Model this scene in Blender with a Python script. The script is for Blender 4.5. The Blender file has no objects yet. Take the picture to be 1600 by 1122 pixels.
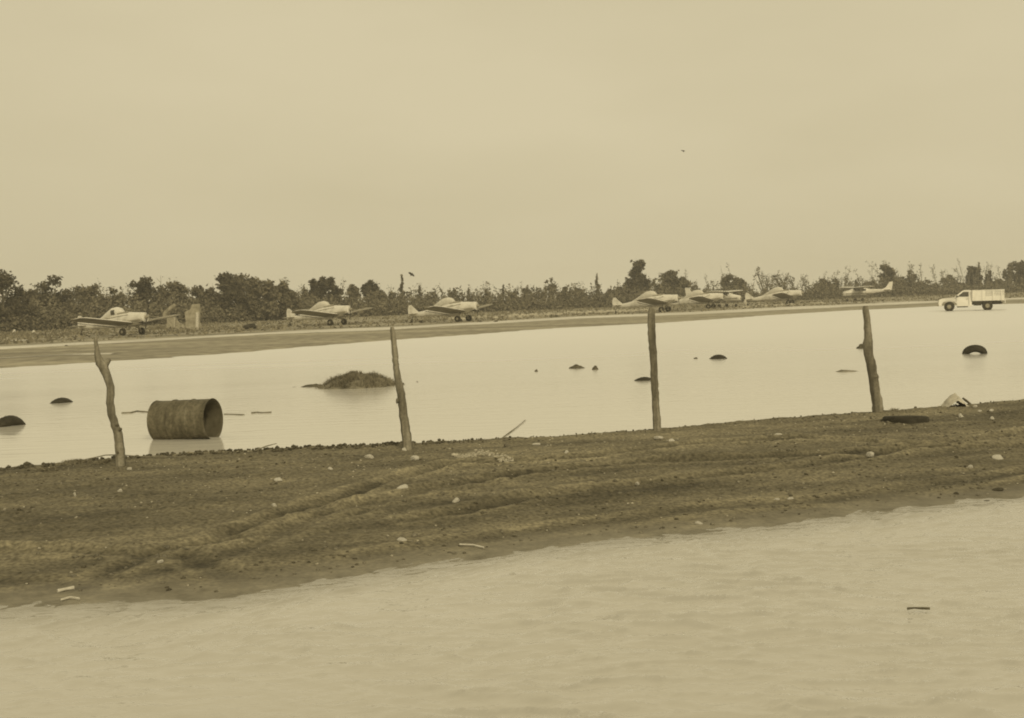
import bpy, math, random, time
import numpy as np
from mathutils import Matrix, Vector

# ------------------------------------------------------------------ camera
F, CX, CY, H = 1900.0, 800.0, 561.0, 1.9          # focal length in photo pixels, optical centre, eye height (m)
ROLL = math.radians(1.87)
PITCH = math.atan(91.0 / F)
scene = bpy.context.scene
fw = Vector((0, math.cos(PITCH), -math.sin(PITCH)))
r0 = Vector((1, 0, 0)); u0 = r0.cross(fw)
R_ = math.cos(ROLL) * r0 - math.sin(ROLL) * u0
U_ = math.sin(ROLL) * r0 + math.cos(ROLL) * u0
cam_d = bpy.data.cameras.new('camera'); cam = bpy.data.objects.new('camera', cam_d)
scene.collection.objects.link(cam)
M = Matrix((R_, U_, -fw)).transposed().to_4x4(); M.translation = Vector((0, 0, H))
cam.matrix_world = M
cam_d.sensor_width = 36.0; cam_d.lens = F / 1600 * 36; cam_d.clip_end = 9000; cam_d.clip_start = 0.1
cam_d.dof.use_dof = True; cam_d.dof.focus_distance = 15.0; cam_d.dof.aperture_fstop = 6.3
scene.camera = cam

def ray(px, py):
    return (R_ * ((px - CX) / F) + U_ * (-(py - CY) / F) + fw)
def W(px, py, z=0.0):                                # photo pixel -> world point at height z
    d = ray(px, py); t = (z - H) / d.z
    return Vector((d.x * t, d.y * t, z))
def hor(px): return 496.1 - 0.03265 * px
def G(px, D, z=0.0):                                 # pixel column at distance D
    d = ray(px, hor(px)); return Vector((d.x / d.y * D, D, z))

# ------------------------------------------------------------------ sky, sun, exposure
SUN_EL, SUN_AZ = math.radians(34), math.radians(158)   # azimuth clockwise from +Y: from the right and a little behind
world = bpy.data.worlds.new("World"); scene.world = world; world.use_nodes = True
nt = world.node_tree; nt.nodes.clear()
wo = nt.nodes.new('ShaderNodeOutputWorld')
sky = nt.nodes.new('ShaderNodeTexSky'); sky.sky_type = 'NISHITA'; sky.sun_disc = False
sky.sun_elevation = SUN_EL; sky.sun_rotation = SUN_AZ; sky.dust_density = 6; sky.air_density = 2
bw = nt.nodes.new('ShaderNodeRGBToBW'); nt.links.new(sky.outputs[0], bw.inputs[0])
tone = nt.nodes.new('ShaderNodeMix'); tone.data_type = 'RGBA'; tone.blend_type = 'MULTIPLY'; tone.inputs[0].default_value = 1
nt.links.new(bw.outputs[0], tone.inputs[6]); tone.inputs[7].default_value = (1.0, 0.86, 0.52, 1)
b1 = nt.nodes.new('ShaderNodeBackground'); nt.links.new(tone.outputs[2], b1.inputs[0]); b1.inputs[1].default_value = 0.05
# the even cloud layer
tc = nt.nodes.new('ShaderNodeTexCoord'); mp = nt.nodes.new('ShaderNodeMapping'); mp.inputs['Scale'].default_value = (1, 1, 3)
nz = nt.nodes.new('ShaderNodeTexNoise'); nz.inputs['Scale'].default_value = 1.6; nz.inputs['Detail'].default_value = 4
nt.links.new(tc.outputs['Generated'], mp.inputs[0]); nt.links.new(mp.outputs[0], nz.inputs['Vector'])
cr = nt.nodes.new('ShaderNodeValToRGB'); nt.links.new(nz.outputs[0], cr.inputs[0])
cr.color_ramp.elements[0].position = 0.3; cr.color_ramp.elements[0].color = (0.585, 0.51, 0.32, 1)
cr.color_ramp.elements[1].position = 0.7; cr.color_ramp.elements[1].color = (0.705, 0.62, 0.41, 1)
b2 = nt.nodes.new('ShaderNodeBackground'); nt.links.new(cr.outputs[0], b2.inputs[0]); b2.inputs[1].default_value = 1.0
mx = nt.nodes.new('ShaderNodeMixShader'); mx.inputs[0].default_value = 0.9
nt.links.new(b1.outputs[0], mx.inputs[1]); nt.links.new(b2.outputs[0], mx.inputs[2]); nt.links.new(mx.outputs[0], wo.inputs[0])

sd = bpy.data.lights.new('sun', 'SUN'); sd.energy = 1.5; sd.angle = math.radians(10); sd.color = (1.0, 0.86, 0.55)
sun = bpy.data.objects.new('sun', sd); scene.collection.objects.link(sun)
sdir = Vector((math.sin(SUN_AZ) * math.cos(SUN_EL), math.cos(SUN_AZ) * math.cos(SUN_EL), math.sin(SUN_EL)))
sun.rotation_euler = sdir.to_track_quat('Z', 'Y').to_euler()

vs = scene.view_settings; vs.view_transform = 'Standard'; vs.look = 'None'; vs.exposure = 0.0; vs.gamma = 1.0
vs.use_curve_mapping = False
scene.cycles.filter_width = 1.9
scene.cycles.volume_bounces = 1; scene.cycles.max_bounces = 6

# ------------------------------------------------------------------ helpers
random.seed(5); rng = np.random.default_rng(5)
def link(o): scene.collection.objects.link(o); return o
def tag(o, label=None, cat=None, group=None, kind=None):
    if label: o['label'] = label
    if cat: o['category'] = cat
    if group: o['group'] = group
    if kind: o['kind'] = kind
    return o
def thing(name, label, cat, loc=(0, 0, 0), rz=0.0, group=None):
    o = link(bpy.data.objects.new(name, None)); o.location = loc; o.rotation_euler = (0, 0, rz)
    o.empty_display_size = 0.2
    return tag(o, label, cat, group)
def mesh_np(name, verts, faces, smooth=False):          # faces: (n,k) array of equal-size polygons
    verts = np.asarray(verts, dtype=np.float32); faces = np.asarray(faces, dtype=np.int32)
    me = bpy.data.meshes.new(name); n, k = faces.shape
    me.vertices.add(len(verts)); me.vertices.foreach_set('co', verts.ravel())
    me.loops.add(n * k); me.loops.foreach_set('vertex_index', faces.ravel())
    me.polygons.add(n); me.polygons.foreach_set('loop_start', np.arange(n, dtype=np.int32) * k)
    me.polygons.foreach_set('loop_total', np.full(n, k, dtype=np.int32))
    if smooth: me.polygons.foreach_set('use_smooth', np.ones(n, dtype=bool))
    me.update(calc_edges=True); return me
def obj(name, me, mat, parent=None):
    o = link(bpy.data.objects.new(name, me))
    if mat and not me.materials: me.materials.append(mat)
    if parent: o.parent = parent
    return o
class MB:                                               # collects loose shapes into one mesh
    def __init__(s): s.v = []; s.f = []
    def add(s, vs_, fs):
        b = len(s.v); s.v += [tuple(v) for v in vs_]; s.f += [tuple(i + b for i in f) for f in fs]; return s
    def box(s, x0, x1, y0, y1, z0, z1, m=None):
        c = [Vector((x, y, z)) for x in (x0, x1) for y in (y0, y1) for z in (z0, z1)]
        if m: c = [m @ p for p in c]
        return s.add(c, [(0, 1, 3, 2), (4, 6, 7, 5), (0, 4, 5, 1), (2, 3, 7, 6), (0, 2, 6, 4), (1, 5, 7, 3)])
    def rings(s, rings, cap=True, closed=True):
        b = len(s.v); n = len(rings[0])
        for r in rings: s.v += [tuple(p) for p in r]
        for i in range(len(rings) - 1):
            for j in range(n if closed else n - 1):
                k = (j + 1) % n
                s.f.append((b + i * n + j, b + i * n + k, b + (i + 1) * n + k, b + (i + 1) * n + j))
        if cap:
            s.f.append(tuple(b + j for j in range(n))[::-1]); e = b + (len(rings) - 1) * n
            s.f.append(tuple(e + j for j in range(n)))
        return s
    def tube(s, pts, rad, n=8, jitter=0.0, cap=True):
        pts = [Vector(p) for p in pts]; rad = rad if hasattr(rad, '__len__') else [rad] * len(pts); R = []
        for i, p in enumerate(pts):
            d = (pts[min(i + 1, len(pts) - 1)] - pts[max(i - 1, 0)]).normalized()
            a = d.orthogonal() if i == 0 else (pa - d * pa.dot(d))
            a.normalize(); pa = a; b = d.cross(a)
            R.append([p + (a * math.cos(t) + b * math.sin(t)) * rad[i] * (1 + jitter * random.uniform(-1, 1))
                      for t in [2 * math.pi * j / n for j in range(n)]])
        return s.rings(R, cap)
    def build(s, name, mat, parent=None, smooth=False):
        me = bpy.data.meshes.new(name); me.from_pydata(s.v, [], s.f); me.update()
        if smooth:
            me.polygons.foreach_set('use_smooth', [True] * len(me.polygons))
            me.set_sharp_from_angle(angle=math.radians(42))
        return obj(name, me, mat, parent)

def vnoise(x, y, seed=0):                               # smooth value noise in [-1,1]
    xi = np.floor(x).astype(np.int64); yi = np.floor(y).astype(np.int64); xf = x - xi; yf = y - yi
    def h(a, b):
        n = (a * 374761393 + b * 668265263 + seed * 974634777) & 0xffffffff
        n = ((n ^ (n >> 13)) * 1274126177) & 0xffffffff
        return ((n ^ (n >> 16)) & 0xffff) / 32767.5 - 1
    u = xf * xf * (3 - 2 * xf); v = yf * yf * (3 - 2 * yf)
    return (h(xi, yi) * (1 - u) + h(xi + 1, yi) * u) * (1 - v) + (h(xi, yi + 1) * (1 - u) + h(xi + 1, yi + 1) * u) * v
def fbm(x, y, o=4, seed=0, gain=0.5):
    r = 0; a = 1.0; t = 0
    for i in range(o): r = r + a * vnoise(x * 2 ** i + 17.3 * i, y * 2 ** i - 9.1 * i, seed + i); t += a; a *= gain
    return r / t
def smooth01(t): t = np.clip(t, 0, 1); return t * t * (3 - 2 * t)
def grid_mesh(name, X, Y, Z, smooth=True):
    ny, nx = X.shape; v = np.stack([X, Y, Z], -1).reshape(-1, 3)
    i = (np.arange(ny - 1)[:, None] * nx + np.arange(nx - 1)[None, :]).ravel()
    return mesh_np(name, v, np.stack([i, i + 1, i + nx + 1, i + nx], 1), smooth)

# ------------------------------------------------------------------ materials
def rgb(c): return (c[0], c[1], c[2], 1)
def mat(name, stops, scale=4.0, detail=5, rough=0.8, bump=0.0, bscale=None, stretch=(1, 1, 1), metallic=0.0, spec=0.3,
        island=0.0, coord='Object', lo=0.3, hi=0.7, rot=0.0, fine=0.0, fscale=60.0):
    m = bpy.data.materials.new(name); m.use_nodes = True; t = m.node_tree; N = t.nodes; L = t.links
    p = N['Principled BSDF']; p.inputs['Roughness'].default_value = rough; p.inputs['Metallic'].default_value = metallic
    p.inputs['Specular IOR Level'].default_value = spec
    tc = N.new('ShaderNodeTexCoord'); mp = N.new('ShaderNodeMapping'); mp.inputs['Scale'].default_value = stretch
    mp.inputs['Rotation'].default_value = (0, 0, rot); L.new(tc.outputs[coord], mp.inputs[0])
    nz = N.new('ShaderNodeTexNoise'); nz.inputs['Scale'].default_value = scale; nz.inputs['Detail'].default_value = detail
    nz.inputs['Roughness'].default_value = 0.6
    L.new(mp.outputs[0], nz.inputs['Vector'])
    cr = N.new('ShaderNodeValToRGB'); L.new(nz.outputs[0], cr.inputs[0]); el = cr.color_ramp.elements
    el[0].position = lo; el[0].color = rgb(stops[0]); el[1].position = hi; el[1].color = rgb(stops[-1])
    for k, c in enumerate(stops[1:-1]):
        e = el.new(lo + (hi - lo) * (k + 1) / (len(stops) - 1)); e.color = rgb(c)
    out = cr.outputs[0]
    if fine:
        n2 = N.new('ShaderNodeTexNoise'); n2.inputs['Scale'].default_value = fscale; n2.inputs['Detail'].default_value = 3
        L.new(tc.outputs[coord], n2.inputs['Vector'])
        mr = N.new('ShaderNodeMapRange'); mr.inputs[1].default_value = .3; mr.inputs[2].default_value = .7
        mr.inputs[3].default_value = 1 - fine; mr.inputs[4].default_value = 1 + fine; L.new(n2.outputs[0], mr.inputs[0])
        mm = N.new('ShaderNodeVectorMath'); mm.operation = 'SCALE'; L.new(out, mm.inputs[0]); L.new(mr.outputs[0], mm.inputs['Scale'])
        out = mm.outputs[0]
    if island:
        ge = N.new('ShaderNodeNewGeometry'); mr = N.new('ShaderNodeMapRange')
        mr.inputs[3].default_value = 1 - island; mr.inputs[4].default_value = 1 + island; L.new(ge.outputs['Random Per Island'], mr.inputs[0])
        mm = N.new('ShaderNodeVectorMath'); mm.operation = 'SCALE'; L.new(out, mm.inputs[0]); L.new(mr.outputs[0], mm.inputs['Scale'])
        out = mm.outputs[0]
    L.new(out, p.inputs['Base Color'])
    if bump:
        nb = N.new('ShaderNodeTexNoise'); nb.inputs['Scale'].default_value = bscale or scale * 4; nb.inputs['Detail'].default_value = 6
        L.new(mp.outputs[0], nb.inputs['Vector'])
        bp = N.new('ShaderNodeBump'); bp.inputs['Strength'].default_value = 1; bp.inputs['Distance'].default_value = bump
        L.new(nb.outputs[0], bp.inputs['Height']); L.new(bp.outputs[0], p.inputs['Normal'])
    return m
def g(v, w=0.6):                                        # print-toned neutral: w = how warm
    return (v, v * (1 - 0.14 * w), v * (1 - 0.5 * w))

M_soil = mat('damp_soil', [g(.10), g(.17), g(.23)], 1.7, 8, .9, .012, 26, stretch=(.45, 1.5, 1), lo=.28, hi=.72, rot=-.33, fine=.5, fscale=34)
def soil_extra(m):
    t = m.node_tree; N = t.nodes; L = t.links; p = N['Principled BSDF']; src = p.inputs['Base Color'].links[0].from_socket
    at = N.new('ShaderNodeAttribute'); at.attribute_name = 'dry'
    mr = N.new('ShaderNodeMapRange'); mr.inputs[1].default_value = -1; mr.inputs[2].default_value = 1; mr.inputs[3].default_value = .30; mr.inputs[4].default_value = 1.65
    L.new(at.outputs['Fac'], mr.inputs[0])
    mm = N.new('ShaderNodeVectorMath'); mm.operation = 'SCALE'; L.new(src, mm.inputs[0]); L.new(mr.outputs[0], mm.inputs['Scale'])
    ge = N.new('ShaderNodeNewGeometry'); sx = N.new('ShaderNodeSeparateXYZ'); L.new(ge.outputs['Position'], sx.inputs[0])
    nz = N.new('ShaderNodeTexNoise'); nz.inputs['Scale'].default_value = 3; nz.inputs['Detail'].default_value = 8; nz.inputs['Roughness'].default_value = .7
    L.new(ge.outputs['Position'], nz.inputs['Vector'])
    ad = N.new('ShaderNodeMath'); ad.operation = 'MULTIPLY_ADD'; L.new(nz.outputs[0], ad.inputs[0]); ad.inputs[1].default_value = .07; L.new(sx.outputs[2], ad.inputs[2])
    m2 = N.new('ShaderNodeMapRange'); m2.inputs[1].default_value = .030; m2.inputs[2].default_value = .075; m2.inputs[3].default_value = 1; m2.inputs[4].default_value = 0
    L.new(ad.outputs[0], m2.inputs[0])
    mx = N.new('ShaderNodeMix'); mx.data_type = 'RGBA'; L.new(m2.outputs[0], mx.inputs[0]); L.new(mm.outputs[0], mx.inputs[6]); 
    c2 = N.new('ShaderNodeValToRGB'); c2.color_ramp.elements[0].position = .35; c2.color_ramp.elements[1].position = .65
    c2.color_ramp.elements[0].color = rgb(g(.15, .65)); c2.color_ramp.elements[1].color = rgb(g(.34, .5)); L.new(nz.outputs[0], c2.inputs[0]); L.new(c2.outputs[0], mx.inputs[7])
    L.new(mx.outputs[2], p.inputs['Base Color'])
M_bank = mat('bank_soil', [g(.105, .78), g(.15, .78), g(.195, .78)], 1.7, 8, .9, .012, 26, stretch=(.45, 1.5, 1), lo=.28, hi=.72, rot=-.33, fine=.45, fscale=28)
soil_extra(M_bank)
M_bed = mat('silt_bed', [g(.16), g(.22)], .3, 4, .95)
M_field = mat('dry_ground', [g(.17), g(.29), g(.40)], .12, 8, .95, .02, 6, stretch=(.25, 1.6, 1), fine=.35, fscale=1.3)
M_strip = mat('pale_caliche', [g(.46, .35), g(.74, .2)], .25, 7, .9, .0, stretch=(.3, 1.5, 1), fine=.12, fscale=3)
M_post = mat('weathered_wood', [g(.08), g(.20), g(.34, .5)], 9, 6, .85, .006, 30, stretch=(1, 1, .13), fine=.2, fscale=40)
M_rust = mat('rusted_steel', [g(.06, .85), g(.12, .8), g(.20, .7)], 3.0, 9, .75, .002, 40, stretch=(3.0, 1, 1), lo=.3, hi=.75, fine=.25, fscale=25)
M_rustin = mat('rusted_steel_inside', [g(.08, .85), g(.15, .75)], 6, 6, .85)
M_tyre = mat('old_rubber', [g(.022, .9), g(.05, .8)], 8, 5, .75, .002, 60)
M_islet = mat('islet_mud', [g(.09), g(.2), g(.3)], 3, 8, .95, .02, 18, fine=.3)
M_weed = mat('weed_blades', [g(.12, .8), g(.28, .65)], 2, 4, .8, island=.4)
M_white = mat('aircraft_white', [g(.40, .4), g(.70, .25)], 1.2, 6, .45, spec=.5, lo=.25, hi=.5)
M_grey = mat('aircraft_grey', [g(.20), g(.34)], 1.5, 5, .5, spec=.5)
M_undershade = mat('shade_toned_underside', [g(.15), g(.32)], 1.0, 6, .6, spec=.4)  # darker tone for wing undersides: their shade put into the colour
M_dark = mat('dark_metal', [g(.03, .8), g(.06, .8)], 5, 4, .6)
M_glass = mat('dark_glass', [g(.05), g(.09)], 2, 2, .15, spec=.6)
M_cover = mat('canvas_cover', [g(.5, .3), g(.66, .3)], 3, 5, .9, .004, 12)
M_truck = mat('truck_white', [g(.62, .25), g(.80, .2)], .9, 5, .4, spec=.5, lo=.3, hi=.5)
M_box = mat('box_white', [g(.66, .25), g(.82, .2)], 1.1, 6, .65, lo=.3, hi=.5)
M_hub = mat('hub_steel', [g(.25), g(.4)], 10, 3, .5, metallic=.3)
M_stone = mat('pale_stone', [g(.40, .4), g(.66, .3)], 8, 6, .9, .006, 30, lo=.3, hi=.6)
M_brownstone = mat('brown_stone', [g(.12), g(.24)], 8, 6, .9, .006, 30)
M_clod = mat('dark_clod', [g(.06, .8), g(.13, .7)], 6, 5, .95, .01, 30, island=.3)
M_plaster = mat('crumbled_plaster', [g(.32), g(.52, .45)], 10, 6, .95, .01, 40, island=.2)
M_stick = mat('grey_stick', [g(.12), g(.26)], 12, 4, .9)
M_wire = mat('rusty_wire', [g(.16), g(.26)], 12, 4, .7)
M_wall = mat('adobe_wall', [g(.20), g(.34), g(.44, .5)], 2.2, 7, .95, .03, 9, fine=.2, fscale=8)
M_cloth = mat('pale_sheet', [g(.40, .4), g(.55, .4)], 5, 5, .9, .01, 14)
M_bark = mat('bark', [g(.09, .8), g(.18, .7)], 3, 4, .9)
M_bare = mat('pale_bark', [g(.13), g(.26)], 2, 4, .9)
M_leafA = mat('leaves_dark', [g(.065, .9), g(.11, .85)], .3, 3, .85, island=.25)
M_leafB = mat('leaves_mid', [g(.115, .85), g(.19, .75)], .3, 3, .85, island=.25)
M_leafC = mat('leaves_grey', [g(.15, .8), g(.24, .7)], .3, 3, .85, island=.25)
M_grass = mat('dry_grass', [g(.14, .8), g(.24, .7)], .2, 3, .9, island=.4)
M_bird = mat('bird_dark', [g(.03), g(.05)], 5, 3, .8)

# --- muddy flood water
def water_mat(name, base, near):
    m = bpy.data.materials.new(name); m.use_nodes = True; t = m.node_tree; N = t.nodes; L = t.links; p = N['Principled BSDF']
    p.inputs['IOR'].default_value = 1.5 if near else 1.33; p.inputs['Specular IOR Level'].default_value = 0.5
    ge = N.new('ShaderNodeNewGeometry')
    mp = N.new('ShaderNodeMapping'); mp.inputs['Rotation'].default_value = (0, 0, -.12)
    mp.inputs['Scale'].default_value = (.32, 1.3, 1); L.new(ge.outputs['Position'], mp.inputs[0])
    n1 = N.new('ShaderNodeTexNoise'); n1.inputs['Scale'].default_value = .6; n1.inputs['Detail'].default_value = 6
    L.new(mp.outputs[0], n1.inputs['Vector'])
    cr = N.new('ShaderNodeValToRGB'); L.new(n1.outputs[0], cr.inputs[0]); e = cr.color_ramp.elements
    e[0].position = .3; e[0].color = rgb(g(base * (.95 if near else .985), .25)); e[1].position = .7; e[1].color = rgb(g(base * 1.03, .22))
    L.new(cr.outputs[0], p.inputs['Base Color'])
    n2 = N.new('ShaderNodeTexNoise'); n2.inputs['Scale'].default_value = 5.5 if near else 3.0; n2.inputs['Detail'].default_value = 4
    n2.inputs['Roughness'].default_value = .55; n2.inputs['Distortion'].default_value = .4
    L.new(mp.outputs[0], n2.inputs['Vector'])
    bp = N.new('ShaderNodeBump'); bp.inputs['Distance'].default_value = .02 if near else .006; bp.inputs['Strength'].default_value = 1
    L.new(n2.outputs[0], bp.inputs['Height']); L.new(bp.outputs[0], p.inputs['Normal'])
    # calm beside the bank, ruffled further out
    sx = N.new('ShaderNodeSeparateXYZ'); L.new(ge.outputs['Position'], sx.inputs[0])
    mr = N.new('ShaderNodeMapRange'); mr.inputs[1].default_value = 19; mr.inputs[2].default_value = 60
    mr.inputs[3].default_value = .05; mr.inputs[4].default_value = .42; L.new(sx.outputs[1], mr.inputs[0])
    # silt scatters light back from just under the surface; the mirror layer lies on top
    df = N.new('ShaderNodeBsdfDiffuse'); L.new(cr.outputs[0], df.inputs[0])
    if near:                                           # thin water over the mud beside the bank
        sa = N.new('ShaderNodeAttribute'); sa.attribute_name = 'shallow'; sm = N.new('ShaderNodeMix'); sm.data_type = 'RGBA'
        L.new(sa.outputs['Fac'], sm.inputs[0]); L.new(cr.outputs[0], sm.inputs[6]); sm.inputs[7].default_value = rgb(g(.24, .6)); L.new(sm.outputs[2], df.inputs[0])
    up = N.new('ShaderNodeCombineXYZ'); up.inputs[2].default_value = 1; L.new(up.outputs[0], df.inputs['Normal'])
    gl = N.new('ShaderNodeBsdfGlossy'); L.new(bp.outputs[0], gl.inputs['Normal']); gl.inputs['Color'].default_value = (1, 1, 1, 1)
    if near: gl.inputs['Roughness'].default_value = .06
    else:
        pt = N.new('ShaderNodeTexNoise'); pt.inputs['Scale'].default_value = .22; pt.inputs['Detail'].default_value = 4; L.new(mp.outputs[0], pt.inputs['Vector'])
        pr_ = N.new('ShaderNodeMath'); pr_.operation = 'MULTIPLY_ADD'; L.new(pt.outputs[0], pr_.inputs[0]); pr_.inputs[1].default_value = .22; 
        pr2 = N.new('ShaderNodeMath'); pr2.operation = 'SUBTRACT'; L.new(mr.outputs[0], pr2.inputs[0]); pr2.inputs[1].default_value = .08; L.new(pr2.outputs[0], pr_.inputs[2])
        pr_.use_clamp = True; L.new(pr_.outputs[0], gl.inputs['Roughness'])
    fr = N.new('ShaderNodeFresnel'); fr.inputs['IOR'].default_value = 1.5 if near else 1.38; L.new(bp.outputs[0], fr.inputs['Normal'])
    ms = N.new('ShaderNodeMixShader'); L.new(fr.outputs[0], ms.inputs[0]); L.new(df.outputs[0], ms.inputs[1]); L.new(gl.outputs[0], ms.inputs[2])
    L.new(ms.outputs[0], N['Material Output'].inputs['Surface']); N.remove(p)
    return m
M_wfar = water_mat('muddy_water_calm', .68, False)
M_wnear = water_mat('muddy_water_rippled', .55, True)

# ------------------------------------------------------------------ land form
NEAR = [W(x, y) for x, y in ((-60, 962), (0, 958), (130, 950), (350, 936), (520, 908), (700, 880), (900, 850), (1050, 836), (1200, 822), (1400, 798), (1600, 776), (1660, 770))]
BACK = [W(x, y, .25) for x, y in ((-60, 735), (0, 731), (130, 721), (290, 709), (450, 700), (640, 694), (750, 688), (850, 683), (1030, 671), (1200, 655), (1375, 643), (1500, 633), (1600, 624), (1660, 618))]
def yline(pts, X, el, er):
    xs = np.array([p.x for p in pts]); ys = np.array([p.y for p in pts])
    y = np.interp(X, xs, ys); y = np.where(X < xs[0], ys[0] + (X - xs[0]) * el, y)
    return np.where(X > xs[-1], ys[-1] + (X - xs[-1]) * er, y)
def near_y(X): return yline(NEAR, X, .05, .45)
def back_y(X): return yline(BACK, X, .2, .55)
RUTS = [([(-100, 915), (140, 884), (230, 852), (310, 840), (420, 822), (520, 792), (640, 772), (800, 747), (1000, 727), (1200, 717), (1700, 688)], .05),
        ([(-100, 925), (60, 905), (200, 878), (330, 860), (470, 815), (590, 787), (760, 760)], .035),
        ([(300, 852), (380, 882), (520, 872), (700, 862), (900, 832), (1100, 802), (1300, 792), (1450, 762), (1700, 730)], .045),
        ([(560, 845), (800, 814), (900, 802), (1100, 777), (1300, 762), (1500, 737), (1700, 712)], .045),
        ([(-100, 850), (120, 848), (200, 852), (320, 835), (450, 800), (560, 770), (700, 735), (900, 724), (1100, 702), (1250, 692), (1500, 702), (1700, 690)], .05),
        ([(640, 802), (780, 780), (900, 762), (1060, 746), (1250, 727), (1450, 700), (1700, 664)], .045),
        ([(820, 838), (1000, 818), (1150, 797), (1300, 782), (1500, 752), (1700, 722)], .04),
        ([(-100, 888), (80, 885), (200, 905), (420, 900), (600, 875), (740, 842), (1000, 822), (1250, 800)], .04)]
RUTW = [([W(x, y, .15) for x, y in pts], d) for pts, d in RUTS]
def seg_dist(X, Y, pts):
    best = np.full(X.shape, 1e9)
    for a, b in zip(pts[:-1], pts[1:]):
        dx, dy = b.x - a.x, b.y - a.y; t = np.clip(((X - a.x) * dx + (Y - a.y) * dy) / (dx * dx + dy * dy), 0, 1)
        best = np.minimum(best, np.hypot(X - a.x - t * dx, Y - a.y - t * dy))
    return best
def berm_z(X, Y, ruts=True):
    yn, yb = near_y(X), back_y(X)
    wob = .20 * fbm(X * .5, Y * .5, 4, 3) + .05 * vnoise(X * 5, Y * 3, 8)
    t = (Y - yn - wob) / np.maximum(yb - yn, .5)
    z = np.where(t < 0, t * .6, .25 * (1 - (1 - np.clip(t, 0, 1)) ** 1.7) * (.42 + .58 * smooth01(t * 6)))
    over = Y - yb + .05 * vnoise(X * 4, X * 0, 12)
    z = np.where(over > 0, z - .62 * smooth01(over / 1.5), z)
    core = smooth01(t * 4.2 - .25) * smooth01((.35 - over) / .5)
    u = X * .95 + Y * .32; v = Y * .95 - X * .32
    z = z + .007 * fbm(X * 3.5, Y * 9, 5, 47, .65) * np.clip(t * 12 + .6, 0, 1)
    z = z + core * ((.016 * fbm(u * .7, v * 1.6, 5, 21)) + .020 * fbm(u * 1.2, v * 5.0, 4, 31, .6) + .013 * fbm(X * 9, Y * 9, 3, 41)
                    + .020 * np.maximum(0, fbm(X * 15, Y * 15, 2, 43)) )
    if ruts:
        for pts, d in RUTW:
            r = seg_dist(X + .06 * vnoise(X * 2, Y * 2, 5), Y, pts)
            z = z + core * d * (-.85 * np.exp(-(r / .085) ** 2) + .42 * np.exp(-((r - .17) / .06) ** 2))
    return z
def bz(x, y): return float(berm_z(np.array([[x]]), np.array([[y]]))[0, 0])
def onberm(px, py):                                    # point of the bank seen at a photo pixel
    d = ray(px, py); tt = np.arange(5.5, 30, .05)
    gap = H + d.z * tt - berm_z(d.x * tt[None], d.y * tt[None], False)[0]; k = np.nonzero(gap <= 0)[0]
    if not len(k): return W(px, py, 0)
    a = tt[k[0]]; tt = np.linspace(a - .06, a + .03, 46); gap = H + d.z * tt - berm_z(d.x * tt[None], d.y * tt[None])[0]; k = np.nonzero(gap <= 0)[0]
    t = float(tt[k[0]] if len(k) else tt[-1])
    return Vector((d.x * t, d.y * t, H + d.z * t))

xs = np.concatenate([np.linspace(-60, -7.5, 60)[:-1], np.arange(-7.5, 9.5, .03), np.linspace(9.5, 60, 60)])
ts = np.linspace(0, 1, 330)
X = np.broadcast_to(xs, (len(ts), len(xs))); y0 = near_y(xs) - 1.2; y1 = back_y(xs) + 2.2
Y = y0[None, :] + (y1 - y0)[None, :] * ts[:, None]
Z = berm_z(X, Y); Z[0] = -.6; Z[-1] = -.6
def dryness(X, Y):
    u = X * .95 + Y * .32; v = Y * .95 - X * .32
    w = .8 * fbm(u * .28, v * 1.5, 5, 121, .6) + .6 * fbm(u * .8, v * 5.2, 5, 131, .6)
    for pts, d in RUTW:
        r = seg_dist(X + .06 * vnoise(X * 2, Y * 2, 5), Y, pts); k = (.68 + .32 * vnoise(X * 1.1, Y * 1.1, 141)) * d / .05
        w = w + k * (-.8 * np.exp(-(r / .09) ** 2) + .75 * np.exp(-((r - .17) / .06) ** 2))
    t = (Y - near_y(X)) / (back_y(X) - near_y(X))
    return w - .12 * np.exp(-((t - .12) / .12) ** 2) + .12 * smooth01((t - .5) * 2)
eb = grid_mesh('dirt_embankment', X, Y, Z); at_ = eb.attributes.new('dry', 'FLOAT', 'POINT')
at_.data.foreach_set('value', np.clip(dryness(X, Y), -1.2, 1.2).astype(np.float32).ravel())
tag(obj('dirt_embankment', eb, M_bank), kind='structure')

SHORE = [W(x, y) for x, y in ((-200, 590), (0, 577), (180, 565), (330, 556), (430, 546), (600, 533), (830, 516), (1050, 504), (1200, 493), (1330, 485), (1420, 481), (1500, 477), (1600, 474.5), (1750, 470))]
def shore_y(X): return yline(SHORE, X, .1, .9)
def land_z(X, Y):
    d = Y - shore_y(X) - 1.6 * fbm(X * .12, Y * .1, 4, 51)
    z = np.where(d < 0, np.maximum(d * .05, -.5), .05 * smooth01(d / 6) + .0016 * np.minimum(d, 400))
    z = z + np.where(d > -3, .02 * fbm(X * .15, Y * .25, 5, 61) * smooth01((d + 3) / 6), 0)
    back = -Y - 25
    z = np.where(back > -10, np.minimum(-.5 + .1 * (back + 10), 1.0), z)
    return np.maximum(z, -.5)
def lz(x, y): return float(land_z(np.array([[x]]), np.array([[y]]))[0, 0])
gx = np.concatenate([-np.geomspace(130, 4000, 22)[::-1], np.arange(-128, 190, 1.2), np.geomspace(192, 4000, 22)])
gy = np.concatenate([-np.geomspace(60, 3000, 12)[::-1], np.arange(-58, 28, 4), np.arange(28, 130, .45), np.arange(130, 290, 1.2), np.geomspace(292, 5000, 26)])
GX, GY = np.meshgrid(gx, gy)
tag(obj('ground', grid_mesh('ground', GX, GY, land_z(GX, GY)), M_field), kind='structure')

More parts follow.
